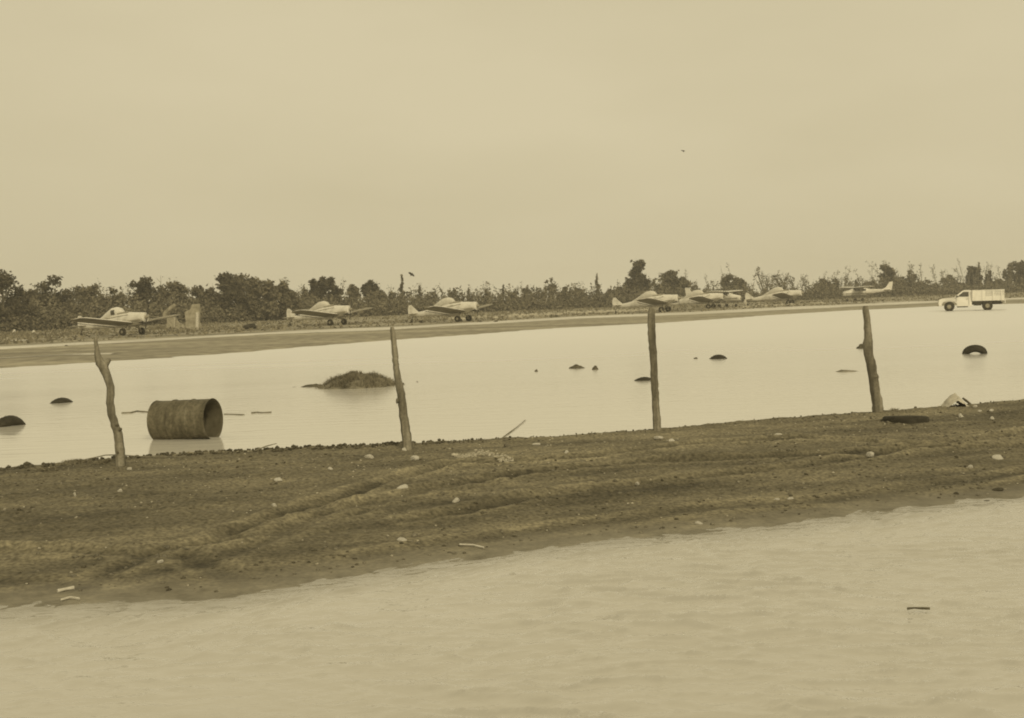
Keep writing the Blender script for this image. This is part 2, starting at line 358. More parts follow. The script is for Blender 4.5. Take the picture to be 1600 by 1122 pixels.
# flood water: one sheet behind the bank, a rippled one in front
def sheet(name, mat_, x0, x1, yA, yB, nx, ny, z=0.0):
    xx = np.linspace(x0, x1, nx); tt = np.linspace(0, 1, ny)[:, None]
    X = np.broadcast_to(xx, (ny, nx)); a = yA(xx) if callable(yA) else np.full(nx, yA); b = yB(xx) if callable(yB) else np.full(nx, yB)
    return tag(obj(name, grid_mesh(name, X, a + (b - a) * tt, np.full(X.shape, z)), mat_), kind='structure')
mid = lambda x: (near_y(x) + back_y(x)) / 2
sheet('flood_water', M_wfar, -400, 400, mid, 330.0, 161, 60)
wx = np.concatenate([np.linspace(-90, -5, 30)[:-1], np.arange(-5, 7.5, .022), np.linspace(7.5, 90, 30)])
wt = np.concatenate([np.linspace(0, .83, 30)[:-1], np.linspace(.83, 1, 500)])[:, None]
Xw = np.broadcast_to(wx, (len(wt), len(wx))); yA = np.full(len(wx), -28.0); yB = near_y(wx) + 1.3
Yw = yA + (yB - yA) * wt
dn = near_y(Xw) - Yw
amp = .12 + .88 * smooth01(dn / .6)
warp = .25 * fbm(Xw * .5, Yw * .5, 3, 71)
u = Yw * 1.0 + Xw * .10 + warp; v = Xw * 1.0 - Yw * .1
rid = lambda a, b, sd_: (1 - np.abs(fbm(a, b, 2, sd_)) * 2.2)
def waves(ang, sd_, fs=1.0):                            # short crests running along one compass direction
    c, s_ = math.cos(math.radians(ang)), math.sin(math.radians(ang)); a = (Xw * c + Yw * s_) * fs; b = (Yw * c - Xw * s_) * fs + .22 * fbm(Xw * .7, Yw * .7, 3, sd_ + 50)
    return (.034 * np.maximum(0, rid(a * 2.2, b * 6.0, sd_)) ** 2 * (.55 + .75 * vnoise(a * .8, b * 1.3, sd_ + 1)) + .011 * np.maximum(0, rid(a * 3.9, b * 12, sd_ + 2)) ** 2)
kb = np.exp(-(dn / 1.1) ** 2); sr = smooth01((Xw + 2.2) / 3.0)
Zw = amp * (.006 * fbm(v * .8, u * 2.0, 3, 81) + (1 - .8 * kb) * ((1 - sr) * waves(-32, 91) * (.75 + .5 * vnoise(Xw * .5, Yw * .5, 7)) + sr * waves(-10, 391, 1.1) + .3 * waves(6, 191, 1.4)) + kb * 1.1 * waves(46, 291, .8) + .002 * fbm(v * 9, u * 18, 2, 97))
wm = grid_mesh('rippled_foreground_water', Xw, Yw, Zw); sh_ = wm.attributes.new('shallow', 'FLOAT', 'POINT')
edge_d = dn + .20 * fbm(Xw * .5, Yw * .5, 4, 3) + .10 * fbm(Xw * 3, Yw * 6, 4, 401)
sh_.data.foreach_set('value', (np.clip(1.0 - (edge_d + .05) / .75, 0, 1) ** 1.4 * .85).astype(np.float32).ravel())
tag(obj('rippled_foreground_water', wm, M_wnear), kind='structure')

# pale airstrip surface lying on the field
def ribbon(name, pts, half, lift, matl, kind='structure', seed=1, step=.8):
    xs_ = np.arange(pts[0].x, pts[-1].x, step); yc = yline(pts, xs_, 0, 0); nw = 15
    hw = half(xs_) * (1 + .35 * fbm(xs_ * .07, xs_ * 0, 4, seed)); tt = np.linspace(-1, 1, nw)[:, None]
    X = np.broadcast_to(xs_, (nw, len(xs_))); e = np.abs(tt) ** 6
    Y = yc + tt * hw + e * np.sign(tt) * 1.6 * fbm(X * .3, tt * 3 + X * 0, 3, seed + 7)
    return tag(obj(name, grid_mesh(name, X, Y, land_z(X, Y) + lift - .03 * e), matl), kind=kind)
STRIP = [W(x, y, .12) for x, y in ((-150, 551), (0, 543), (100, 538), (220, 532), (340, 525), (450, 519), (600, 513), (760, 504), (900, 496), (1100, 488), (1200, 482.5), (1320, 477), (1450, 471.5), (1650, 464))]
ribbon('airstrip', STRIP, lambda x: 4.6 + 3.2 * smooth01((x + 30) / 60), .02, M_strip)
S2 = [W(x, y, .1) for x, y in ((-100, 563), (0, 559), (110, 553), (200, 551))]
ribbon('pale_track', S2, lambda x: .5 + x * 0, .02, M_strip, seed=4)
S3 = [W(x, y, .12) for x, y in ((-150, 535), (0, 533), (60, 531))]
ribbon('pale_track', S3, lambda x: 1.2 + x * 0, .02, M_strip, seed=9)
S4 = [W(x, y, .15) for x, y in ((1260, 473), (1360, 472), (1460, 470.5))]
ribbon('pale_track', S4, lambda x: 2.2 + x * 0, .03, M_strip, seed=13)

# ------------------------------------------------------------------ vegetation builders
def cards(c, s, flat=.6, up=0.0):
    n = len(c); a = rng.normal(size=(n, 3)); a[:, 2] *= .8; a /= np.linalg.norm(a, axis=1)[:, None]
    b = rng.normal(size=(n, 3)); b -= a * (a * b).sum(1)[:, None]; b /= np.linalg.norm(b, axis=1)[:, None]
    if up: b = b * (1 - up) + np.array([0, 0, 1.0]) * up; b /= np.linalg.norm(b, axis=1)[:, None]
    s = (s * rng.uniform(.5, 1.3, n))[:, None]; a = a * s; b = b * s * flat
    v = np.stack([c - a, c + b * .9 - a * .1, c + a, c - b + a * .2], 1).reshape(-1, 3)
    return v, np.arange(n * 4).reshape(-1, 4)
def crown_pts(blobs, n):
    w = np.array([bl[3] * bl[4] * bl[5] for bl in blobs]) ** .7; w /= w.sum()
    out = []
    for bl, k in zip(blobs, rng.multinomial(n, w)):
        d = rng.normal(size=(k, 3)); d /= np.linalg.norm(d, axis=1)[:, None]
        r = rng.uniform(.25, 1, k) ** .5 * (1 + .30 * rng.normal(size=k))
        out.append(np.array(bl[:3]) + d * r[:, None] * np.array(bl[3:6]))
    return np.concatenate(out)
def tree(name, label, cat, px, top, width, D, style, leaf, group=None):
    base = G(px, D); base.z = lz(base.x, base.y) - .03
    h = 1.9 + (hor(px) - top) / F * D - base.z; w = width / F * D
    root = thing(name, label, cat, base, random.uniform(-.2, .2), group); tk = MB(); bl = []
    lean = random.uniform(-.06, .06) * h
    if style == 'round':
        tk.tube([(0, 0, 0), (lean * .4, 0, h * .35), (lean, 0, h * .75)], [.035 * h, .026 * h, .01 * h], 6)
        for i in range(11):
            a = random.uniform(0, 6.28); zz = random.uniform(.22, .86); rr = .33 * w * math.sqrt(max(0, 1 - ((zz - .5) / .48) ** 2))
            bl.append((lean * zz + rr * math.cos(a), rr * math.sin(a), h * zz, w * random.uniform(.16, .26), w * .22, h * random.uniform(.09, .16)))
            tk.tube([(lean * .4, 0, h * zz * .5), bl[-1][:3]], [.012 * h, .005 * h], 4)
        bl.append((lean, 0, h * .9, w * .16, w * .16, h * .10))
        n = int(700 + 55 * w * h)
    elif style == 'tall':
        tk.tube([(0, 0, 0), (lean * .5, 0, h * .5), (lean, 0, h * .92)], [.028 * h, .02 * h, .006 * h], 6)
        for i in range(10):
            zz = .3 + .62 * i / 9; a = random.uniform(0, 6.28); rr = .2 * w * (1.15 - abs(zz - .6))
            bl.append((lean * zz + rr * math.cos(a), rr * math.sin(a), h * zz, w * random.uniform(.2, .34), w * .26, h * .085))
            tk.tube([(lean * zz, 0, h * (zz - .1)), bl[-1][:3]], [.01 * h, .004 * h], 4)
        n = int(500 + 60 * w * h)
    elif style == 'spire':
        tk.tube([(0, 0, 0), (lean * .5, 0, h * .6), (lean, 0, h)], [.02 * h, .013 * h, .003 * h], 5)
        for i in range(9):
            zz = .3 + .68 * i / 8; a = random.uniform(0, 6.28); rr = .25 * w * (1.1 - zz)
            bl.append((lean * zz + rr * math.cos(a), rr * math.sin(a), h * zz, w * .30 * (1.15 - zz), w * .3 * (1.15 - zz), h * .05))
        n = int(220 + 40 * w * h)
    elif style == 'sparse':                              # several upright shoots with thin tufts
        for i in range(7):
            a = random.uniform(0, 6.28); r = random.uniform(.1, .5) * w; hh = h * random.uniform(.6, 1)
            e = (r * math.cos(a), r * math.sin(a) * .7, hh); tk.tube([(0, 0, 0), (e[0] * .4, e[1] * .4, hh * .5), e], [.018 * h, .01 * h, .003 * h], 4)
            for q in range(3):
                k = .5 + .5 * (q + random.random()) / 3
                bl.append((e[0] * k + random.uniform(-.1, .1) * w, e[1] * k, hh * k, w * .11, w * .1, h * .09))
        n = int(230 + 30 * w * h)
    else:                                                # bare, leaning, storm-stripped
        s = -1 if style == 'bare_left' else 1
        for i in range(5):
            x1 = s * w * random.uniform(.15, .95); hh = h * random.uniform(.7, 1)
            P = [(0, 0, 0), (x1 * .35, random.uniform(-.3, .3), hh * .45), (x1 * .7, random.uniform(-.4, .4), hh * .78), (x1, 0, hh)]
            tk.tube(P, [.022 * h, .014 * h, .008 * h, .003 * h], 5)
            for q in range(5):
                k = random.uniform(.4, .95); b0 = Vector(P[1]).lerp(Vector(P[3]), (k - .4) / .6)
                tk.tube([b0, b0 + Vector((random.uniform(-.5, .5), random.uniform(-.3, .3), random.uniform(.3, .9)))], [.005 * h, .002 * h], 3)
            bl.append((x1 * .85, 0, hh * .9, .5, .3, .9))
        bl.append((0, 0, h * .2, w * .4, w * .3, h * .2)); bl.append((0, 0, h * .2, w * .4, w * .3, h * .2))
        n = 200
    tk.build('trunk', M_bare if style.startswith('bare') else M_bark, root)
    pts = crown_pts(bl, min(n, 5200)); pts[:, 2] = np.maximum(pts[:, 2], .1)
    sz = .0011 * D * (1.25 if style in ('round', 'tall') else .85)
    v, f = cards(pts, sz * 1.15, .62, .15); obj('crown', mesh_np('crown', v, f), leaf, root)
    return root

A, B, C = M_leafA, M_leafB, M_leafC
T = [  # px, top, width, D, style, leaf, label
 (4, 424, 50, 138, 'round', A, 'darkest tall leafy tree cut off by the left edge of the photo'),
 (32, 446, 46, 141, 'round', A, 'dark rounded tree just right of the one cut by the left edge'),
 (84, 430, 54, 150, 'round', A, 'broad dark tree with pointed top, peak of the left woodland'),
 (58, 452, 40, 152, 'round', B, 'low dark bushy tree sloping down left of the pointed broad tree'),
 (124, 447, 34, 156, 'round', B, 'small rounded treetop beside the right foot of the broad dark tree'),
 (150, 444, 32, 158, 'round', B, 'rounded treetop above the tail of the first crop duster'),
 (178, 449, 34, 158, 'round', B, 'treetop above the canopy of the leftmost crop duster'),
 (222, 434, 40, 160, 'tall', A, 'dark pompom-headed tree standing up alone right of the leftmost canopy'),
 (252, 447, 30, 164, 'round', B, 'low treetop above the near part of the ruined wall'),
 (280, 441, 34, 168, 'tall', B, 'upright tree rising behind the ruined wall'),
 (306, 447, 32, 168, 'round', B, 'rounded treetop behind the tall pillar of the ruin'),
 (330, 450, 30, 166, 'round', B, 'rounded treetop in the dip left of the highest left cluster'),
 (354, 427, 34, 165, 'tall', A, 'highest dark rounded tree of the cluster between the ruin and second crop duster'),
 (378, 429, 28, 166, 'tall', B, 'second highest tree of the cluster, right beside its highest'),
 (402, 433, 36, 166, 'round', B, 'broad grey-green tree in the middle of the high cluster'),
 (426, 437, 32, 167, 'round', C, 'lighter bushy tree on the right slope of the high cluster'),
 (446, 440, 26, 168, 'tall', B, 'slim tree at the right end of the high cluster'),
 (458, 453, 22, 168, 'round', B, 'last small tree before the notch of sky left of second canopy'),
 (478, 452, 22, 182, 'round', B, 'small dark tree right of the notch of sky'),
 (492, 437, 18, 184, 'tall', A, 'narrow dark tree straight above the second crop duster canopy'),
 (503, 433, 15, 185, 'tall', A, 'narrow tall tree left of a thin slit of sky'),
 (518, 434, 20, 185, 'tall', A, 'wider tall tree right of the thin slit of sky'),
 (534, 451, 18, 186, 'round', B, 'low rounded tree between two taller pairs above far wing tip'),
 (552, 446, 18, 188, 'tall', B, 'medium tree right of the far wing tip of second crop duster'),
 (579, 437, 24, 190, 'round', A, 'round-topped open tree left of the second fence post'),
 (598, 455, 18, 192, 'round', B, 'small tree just left of the second fence post top'),
 (612, 452, 18, 194, 'sparse', B, 'thin scrubby tree above the second fence post'),
 (629, 431, 16, 195, 'spire', B, 'thin pointed spire tree right of the second fence post'),
 (654, 448, 16, 198, 'spire', B, 'pointed small tree above the tail of third crop duster'),
 (676, 452, 22, 200, 'sparse', B, 'scrubby tree between two small spires above the third tail'),
 (706, 450, 20, 202, 'sparse', B, 'scrubby tree above the canopy of the third crop duster'),
 (731, 449, 9, 204, 'spire', B, 'isolated thin spire above the nose of third crop duster'),
 (762, 450, 18, 206, 'sparse', B, 'open scrub tree above the far wing tip of third crop duster'),
 (785, 446, 9, 208, 'spire', A, 'dark thin spire in the low scrub left of centre'),
 (806, 455, 24, 210, 'round', B, 'low round scrub tree just right of the dark thin spire'),
 (824, 446, 20, 212, 'sparse', B, 'open scrub tree with upright twigs near picture centre'),
 (848, 445, 20, 214, 'sparse', B, 'twiggy tree left of the tall wispy one'),
 (864, 432, 20, 215, 'sparse', B, 'tall wispy tree with thin tufts right of picture centre'),
 (882, 448, 18, 216, 'round', B, 'rounded dark scrub tree right of the tall wispy tree'),
 (905, 450, 20, 218, 'round', B, 'dark scrub tree left of the lone slim spire'),
 (935, 428, 12, 220, 'spire', C, 'lone slim pale spire left of the big dark tree'),
 (955, 453, 20, 222, 'round', B, 'low tree left of the big dark tree above a white tail fin'),
 (994, 408, 26, 225, 'tall', A, 'tallest darkest tree of the picture, above the third fence post'),
 (1006, 430, 30, 224, 'round', A, 'dark lower shoulder on the right side of tallest tree'),
 (984, 436, 28, 224, 'round', A, 'dark low shoulder on the left side of tallest tree'),
 (1026, 438, 20, 226, 'sparse', B, 'twiggy tree filling the dip right of the tallest tree'),
 (1048, 423, 30, 228, 'tall', B, 'broad tree of upright clumps right of the tallest tree'),
 (1066, 434, 24, 229, 'round', B, 'sloping right side tree of the upright clumps'),
 (1088, 443, 24, 232, 'sparse', C, 'pale thin leaning scrub above the middle crop duster'),
 (1110, 452, 22, 232, 'sparse', C, 'low pale scrub over the canopy of fifth crop duster'),
 (1136, 430, 18, 236, 'tall', B, 'left peak of the open dark tree above the long white wing'),
 (1152, 434, 24, 236, 'round', B, 'right peak of the open dark tree above the long white wing'),
 (1166, 450, 18, 237, 'round', B, 'low rounded tree by the tip of the long white wing'),
 (1196, 418, 22, 240, 'bare_left', B, 'bare storm-stripped trunks leaning left above the sixth crop duster tail'),
 (1228, 425, 32, 242, 'bare_left', B, 'long bare trunk leaning left over sixth crop duster canopy'),
 (1246, 424, 18, 243, 'bare_left', B, 'bare steep trunk right of the long leaning one'),
 (1285, 436, 24, 246, 'round', B, 'dark bush-headed tree right of the bare leaning trunks'),
 (1306, 434, 22, 248, 'sparse', A, 'dark tree of slanting shoots above the nose of high-wing plane'),
 (1338, 438, 18, 252, 'spire', A, 'small pointed dark tree above the high-wing plane'),
 (1360, 440, 20, 253, 'round', B, 'rounded dark tree right behind the tail fin of high-wing plane'),
 (1387, 414, 22, 255, 'tall', B, 'tall open tree above the fourth fence post'),
 (1402, 436, 22, 256, 'round', B, 'lower bush-headed tree right of the fourth fence post'),
 (1421, 424, 26, 258, 'sparse', C, 'tall pale wispy tree between fourth post and truck'),
 (1440, 436, 24, 259, 'sparse', B, 'dark clumpy scrub tree left of the truck hood'),
 (1462, 444, 20, 260, 'round', B, 'low round tree just left of the truck hood'),
 (1482, 430, 26, 262, 'sparse', C, 'faint pale wispy tree rising above the truck hood'),
 (1498, 442, 20, 262, 'round', B, 'low dark tree behind the truck windscreen'),
 (1518, 417, 18, 264, 'tall', A, 'tall dark tree above the truck cab'),
 (1531, 412, 14, 264, 'spire', B, 'thin spire rising above the middle of the truck box'),
 (1541, 423, 18, 265, 'sparse', A, 'dark tufted tree above the rear of the truck box'),
 (1562, 437, 22, 266, 'round', B, 'round bushy tree right above the rear end of truck box'),
 (1580, 405, 26, 268, 'sparse', B, 'tall open-crowned tree near the right edge of the photo'),
 (1597, 410, 24, 268, 'tall', A, 'dark tall tree cut off by the right edge of the photo'),
]
for px, top, w, D, st, lf, lab in T:
    nm = {'round': 'leafy_tree', 'tall': 'tall_tree', 'spire': 'slender_tree', 'sparse': 'wispy_tree'}.get(st, 'bare_tree')
    tree(nm, lab, 'tree', px, top, w * 1.12, D, st, lf, 'trees beyond the airfield')

# undergrowth thicket beyond the planes (nobody could count it)
def thicket(name, pxs, tops, depth, n, leafm, sz, seed):
    px = rng.uniform(pxs[0], pxs[1], n); k = rng.uniform(0, 1, n)
    D0 = 136 + (px / 1600) * 118 + k * depth
    hz = 496.1 - .03265 * px; X = np.tan(np.arctan((px - CX) / F)) * D0
    top = np.interp(px, tops[0], tops[1]) + 7 * vnoise(px / 15, px * 0, seed) + 6 * vnoise(px / 5, px * 0, seed + 2) + 4 * vnoise(px / 1.8, px * 0, seed + 3)
    zt = 1.9 + (hz - top) / F * D0
    z0 = land_z(X[None], D0[None])[0]
    z = z0 + (zt - z0) * (.35 + .65 * k) * rng.uniform(0, 1, n) ** .8 * rng.uniform(.85, 1.08, n)
    v, f = cards(np.stack([X, D0, z], 1), sz, .65, .1)
    o = obj(name, mesh_np(name, v, f), leafm); return tag(o, kind='stuff')
tp = ([-300, 0, 60, 200, 330, 450, 520, 620, 760, 950, 1000, 1100, 1180, 1300, 1450, 1600, 1900],
      [445, 445, 454, 452, 450, 450, 456, 452, 452, 448, 440, 442, 448, 436, 439, 432, 428])
thicket('undergrowth', (-250, 1850), tp, 9, 90000, M_leafB, .22, 3)
tp2 = (tp[0], [y + 17 for y in tp[1]])
thicket('scrub_thicket', (-250, 1850), tp2, 3, 30000, M_leafC, .2, 9)

# thin storm-stripped saplings standing out of the thicket
def saplings(n, pxr, seed, name, m1, leafm, hr):
    mb = MB(); pts = []
    for _ in range(n):
        px = random.uniform(*pxr); D = 150 + px / 1600 * 118; b = G(px, D); b.z = lz(b.x, b.y)
        h = random.uniform(*hr) * (.8 + .4 * random.random()); ln = random.gauss(-.12, .22) * h
        P = [b, b + Vector((ln * .35, 0, h * .5)), b + Vector((ln * .75, 0, h * .8)), b + Vector((ln, 0, h))]
        mb.tube(P, [.06, .05, .035, .015], 4, cap=False)
        for q in range(3):
            k = random.uniform(.45, .9); c = b + Vector((ln * k * .9, 0, h * k)); e = c + Vector((random.uniform(-.7, .7), random.uniform(-.2, .2), random.uniform(.5, 1.2)))
            mb.tube([c, e], [.03, .012], 3, cap=False)
            if random.random() < .5: pts += [[e.x + random.gauss(0, .22), e.y, e.z + random.gauss(0, .3)] for _ in range(random.randint(4, 22))]
        pts += [[b.x + ln * k + random.gauss(0, .18), b.y, b.z + h * k + random.gauss(0, .2)] for k in [random.uniform(.55, 1.0) for _ in range(random.randint(4, 36))]]
    tag(mb.build(name, m1), kind='stuff'); v, f = cards(np.array(pts), .17, .55, .4)
    tag(obj('sapling_leaves', mesh_np('sapling_leaves', v, f), leafm), kind='stuff')
saplings(95, (590, 1650), 1, 'thin_saplings', M_bare, M_leafB, (3.2, 4.9))
saplings(55, (1030, 1640), 2, 'thin_saplings', M_bare, M_leafB, (4.2, 6.6))
saplings(40, (20, 600), 3, 'thin_saplings', M_bark, M_leafB, (3.5, 5.8))

# dry weeds along the field edge between airstrip and trees
def weeds(name, n, pxr, Dmap, hmax, matl, seed):
    px = rng.uniform(*pxr, n); D = Dmap(px, rng.uniform(0, 1, n)); X = (px - CX) / F * D
    keep = fbm(X * .12, D * .12, 3, seed) + rng.uniform(-.5, .5, n) > -.1
    X, D = X[keep], D[keep]; z0 = land_z(X[None], D[None])[0]
    hh = hmax * rng.uniform(.2, 1, len(X)) * (1 + .6 * vnoise(X * .3, D * .3, seed))
    wv = rng.uniform(.05, .16, len(X)); dx = rng.normal(size=len(X)) * .12; n = len(X)
    b = np.stack([X, D, z0 - .02], 1); a = rng.uniform(0, 3.14, n)
    wx_ = np.stack([np.cos(a) * wv, np.sin(a) * wv, 0 * a], 1)
    v = np.stack([b - wx_, b + wx_, b + wx_ * .5 + np.stack([dx, dx * 0, hh], 1), b - wx_ * .6 + np.stack([dx, dx * 0, hh * .8], 1)], 1).reshape(-1, 3)
    return tag(obj(name, mesh_np(name, v, np.arange(n * 4).reshape(-1, 4)), matl), kind='stuff')
sx_ = np.array([-250, 0, 220, 340, 450, 600, 760, 900, 1100, 1200, 1320, 1450, 1850]); sD = np.array([W(x, y, .12).y for x, y in zip(sx_, (556, 543, 532, 525, 519, 513, 504, 496, 488, 482.5, 477, 471.5, 457))])
def behind(px, k): a = np.interp(px, sx_, sD) + 6; b = 137 + px / 1600 * 118; return a + (b - a) * k ** .8
weeds('dry_weeds', 30000, (-250, 1850), behind, .24, M_grass, 7)

# ------------------------------------------------------------------ aircraft
def section(x, zc, hw, hh, n=14, p=2.4, yc=0):
    out = []
    for j in range(n):
        t = 2 * math.pi * j / n; c, s = math.cos(t), math.sin(t)
        out.append(Vector((x, yc + hw * math.copysign(abs(c) ** (2 / p), c), zc + hh * math.copysign(abs(s) ** (2 / p), s))))
    return out
def airfoil(x_le, chord, y, z, th, inc=.03):
    P = [(0, 0), (.08, .055), (.3, .08), (.65, .05), (1, .004), (.65, -.02), (.3, -.035), (.08, -.03)]
    return [Vector((x_le - c * chord, y, z + t * chord * th / .12 - c * chord * inc)) for c, t in P]
def wheel_rings(mb, c, r, w, n=16):
    R = []
    for k, (dy, rr) in enumerate([(-.5, .35), (-.5, .8), (-.32, 1), (.32, 1), (.5, .8), (.5, .35)]):
        R.append([Vector((c[0] + r * rr * math.cos(t), c[1] + dy * w, c[2] + r * rr * math.sin(t))) for t in [2 * math.pi * j / n for j in range(n)]])
    return mb.rings(R)
def heading(p, rel):
    v = Vector((p.x, p.y, 0)).normalized(); r = Vector((v.y, -v.x, 0)); h = r * math.cos(rel) + v * math.sin(rel)
    return math.atan2(h.y, h.x)
def duster(px, py, rel, label, canopy='cover', pitch=6.5, struts=True, scale=1.0, wz=.92, di=6.0):
    p = W(px, py, 0); zg = lz(p.x, p.y); p = W(px, py, zg); p.z = zg
    root = thing('crop_duster', label, 'airplane', p, heading(p, math.radians(rel)), 'crop dusters parked in a row')
    Pm = Matrix.Scale(scale, 4) @ Matrix.Translation((0, 0, .28)) @ Matrix.Rotation(-math.radians(pitch), 4, 'Y') @ Matrix.Translation((-1.15, 0, -.28))
    def put(mb, name, m, par=root, smooth=True):
        mb.v = [tuple(Pm @ Vector(v)) for v in mb.v]; return mb.build(name, m, par, smooth)
    f = MB().rings([section(2.75, 1.22, .30, .30), section(2.7, 1.22, .40, .40), section(2.1, 1.24, .46, .46), section(1.2, 1.28, .50, .56), section(.3, 1.3, .50, .60),
                    section(-.6, 1.3, .42, .54), section(-1.6, 1.3, .30, .40), section(-3.0, 1.3, .16, .25), section(-4.3, 1.36, .05, .14)])
    fu = put(f, 'fuselage', M_white)
    put(MB().rings([section(1.2, 1.78, .3, .10), section(.6, 1.84, .34, .12), section(.1, 1.84, .34, .10)]), 'hopper_lid', M_grey, fu)
    put(MB().box(.15, 2.5, -.512, .512, 1.02, 1.13), 'stripe', M_grey, fu, False)
    c = MB().rings([section(.55, 1.82, .22, .06), section(.28, 1.98, .31, .32), section(-.1, 2.02, .35, .42), section(-.65, 2.0, .34, .40), section(-1.2, 1.86, .28, .30), section(-1.95, 1.62, .18, .18), section(-2.6, 1.48, .08, .08)])
    cn = put(c, 'canopy', M_cover if canopy == 'cover' else M_white)
    if canopy != 'cover':
        for s in (-1, 1):
            put(MB().rings([section(-.15, 2.02, .05, .20, 8, 2.4, s * .33), section(-.55, 2.02, .05, .19, 8, 2.4, s * .32)]), 'window', M_glass, cn)
        put(MB().rings([section(.48, 1.88, .2, .06, 8), section(.27, 2.0, .27, .19, 8)]), 'windscreen', M_glass, cn)
    for s in (-1, 1):
        w = MB().rings([airfoil(1.75, 1.65, s * .35, wz, .13), airfoil(1.75, 1.65, s * 4.9, wz + 4.55 * math.tan(math.radians(di)), .12),
                        airfoil(1.66, 1.42, s * 5.3, wz + 4.95 * math.tan(math.radians(di)), .10), airfoil(1.4, .9, s * 5.5, wz + .03 + 5.15 * math.tan(math.radians(di)), .06)])
        wo_ = put(w, 'wing', M_white)
        wo_.data.materials.append(M_undershade)
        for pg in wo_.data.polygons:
            if pg.normal.z < -.3: pg.material_index = 1  # downward faces get the painted-in shade
        if struts:
            st = MB().tube([(1.3, s * .42, 1.62), (1.3, s * 3.0, 1.34)], .035, 6).tube([(.5, s * .42, 1.62), (.6, s * 3.0, 1.30)], .03, 6)
            put(st, 'wing_strut', M_grey, wo_)
        put(MB().tube([(.1, s * .8, .78), (.0, s * 4.6, 1.22)], .03, 5), 'spray_boom', M_dark, wo_)
        put(MB().tube([(1.1, s * .32, .85), (1.15, s * .98, .34)], [.06, .045], 6).tube([(1.5, s * .25, .9), (1.2, s * .9, .4)], .035, 5), 'gear_leg', M_grey)
        wh = put(wheel_rings(MB(), (1.15, s * 1.05, .28), .30, .2), 'wheel', M_tyre)
        put(wheel_rings(MB(), (1.15, s * 1.05, .28), .13, .23), 'hub', M_hub, wh)
        put(MB().rings([airfoil(-3.55, .95, s * .05, 1.42, .08), airfoil(-3.7, .6, s * 1.2, 1.42, .07), airfoil(-3.85, .35, s * 1.32, 1.42, .05)]), 'stabilizer', M_white)
    fin = MB(); prof = [(-3.4, 1.45), (-3.9, 1.95), (-4.2, 2.28), (-4.42, 2.3), (-4.58, 2.0), (-4.62, 1.35), (-4.3, 1.25)]
    fin.rings([[Vector((x, -.035, z)) for x, z in prof], [Vector((x, .035, z)) for x, z in prof]])
    put(fin, 'tail_fin', M_white, smooth=False)
    tw = MB().tube([(-4.05, 0, 1.25), (-4.3, 0, 1.0)], .03, 5)
    tww = put(tw, 'tail_wheel_strut', M_dark)
    # drop the tail wheel to the ground after the pitch is known
    loc = Pm @ Vector((-4.35, 0, 1.0)); tm = MB(); wheel_rings(tm, (loc.x, 0, .12), .13, .08, 12); tm.tube([loc, (loc.x, 0, .14)], .035, 5); tm.build('tail_wheel', M_tyre, root, True)
    pr = MB(); pr.rings([section(3.05, 1.22, .02, .02, 10, 2), section(2.95, 1.22, .12, .12, 10, 2), section(2.76, 1.22, .17, .17, 10, 2)])
    sp = put(pr, 'spinner', M_grey)
    for s in (-1, 1):
        a = math.radians(20); e = Vector((0, math.sin(a) * s, math.cos(a) * s)); o_ = Vector((0, math.cos(a), -math.sin(a)))
        q = Vector((2.86, 0, 1.22)); bl = MB().rings([[q + e * .12 + o_ * .05, q + e * .12 - o_ * .05 + Vector((.03, 0, 0))], [q + e * .6 + o_ * .09, q + e * .6 - o_ * .09 + Vector((.04, 0, 0))], [q + e * 1.0 + o_ * .05, q + e * 1.0 - o_ * .05 + Vector((.02, 0, 0))]], cap=False)
        bl.v += [(x - .02, y, z) for x, y, z in bl.v]; n6 = len(bl.v) // 2; bl.f += [tuple(i + n6 for i in f_)[::-1] for f_ in bl.f]
        put(bl, 'propeller_blade', M_dark, sp, False)
    put(MB().box(2.2, 2.70, -.3, .3, .80, .92), 'air_intake', M_dark, fu, False)
    return root
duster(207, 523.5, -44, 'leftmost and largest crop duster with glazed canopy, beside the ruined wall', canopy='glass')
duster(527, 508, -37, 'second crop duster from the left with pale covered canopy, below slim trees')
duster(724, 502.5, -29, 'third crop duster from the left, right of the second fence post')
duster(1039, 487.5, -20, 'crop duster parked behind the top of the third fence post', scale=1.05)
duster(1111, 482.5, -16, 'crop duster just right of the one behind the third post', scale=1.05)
duster(1235, 475.5, -13, 'rightmost crop duster below the bare leaning trunks', scale=1.08)

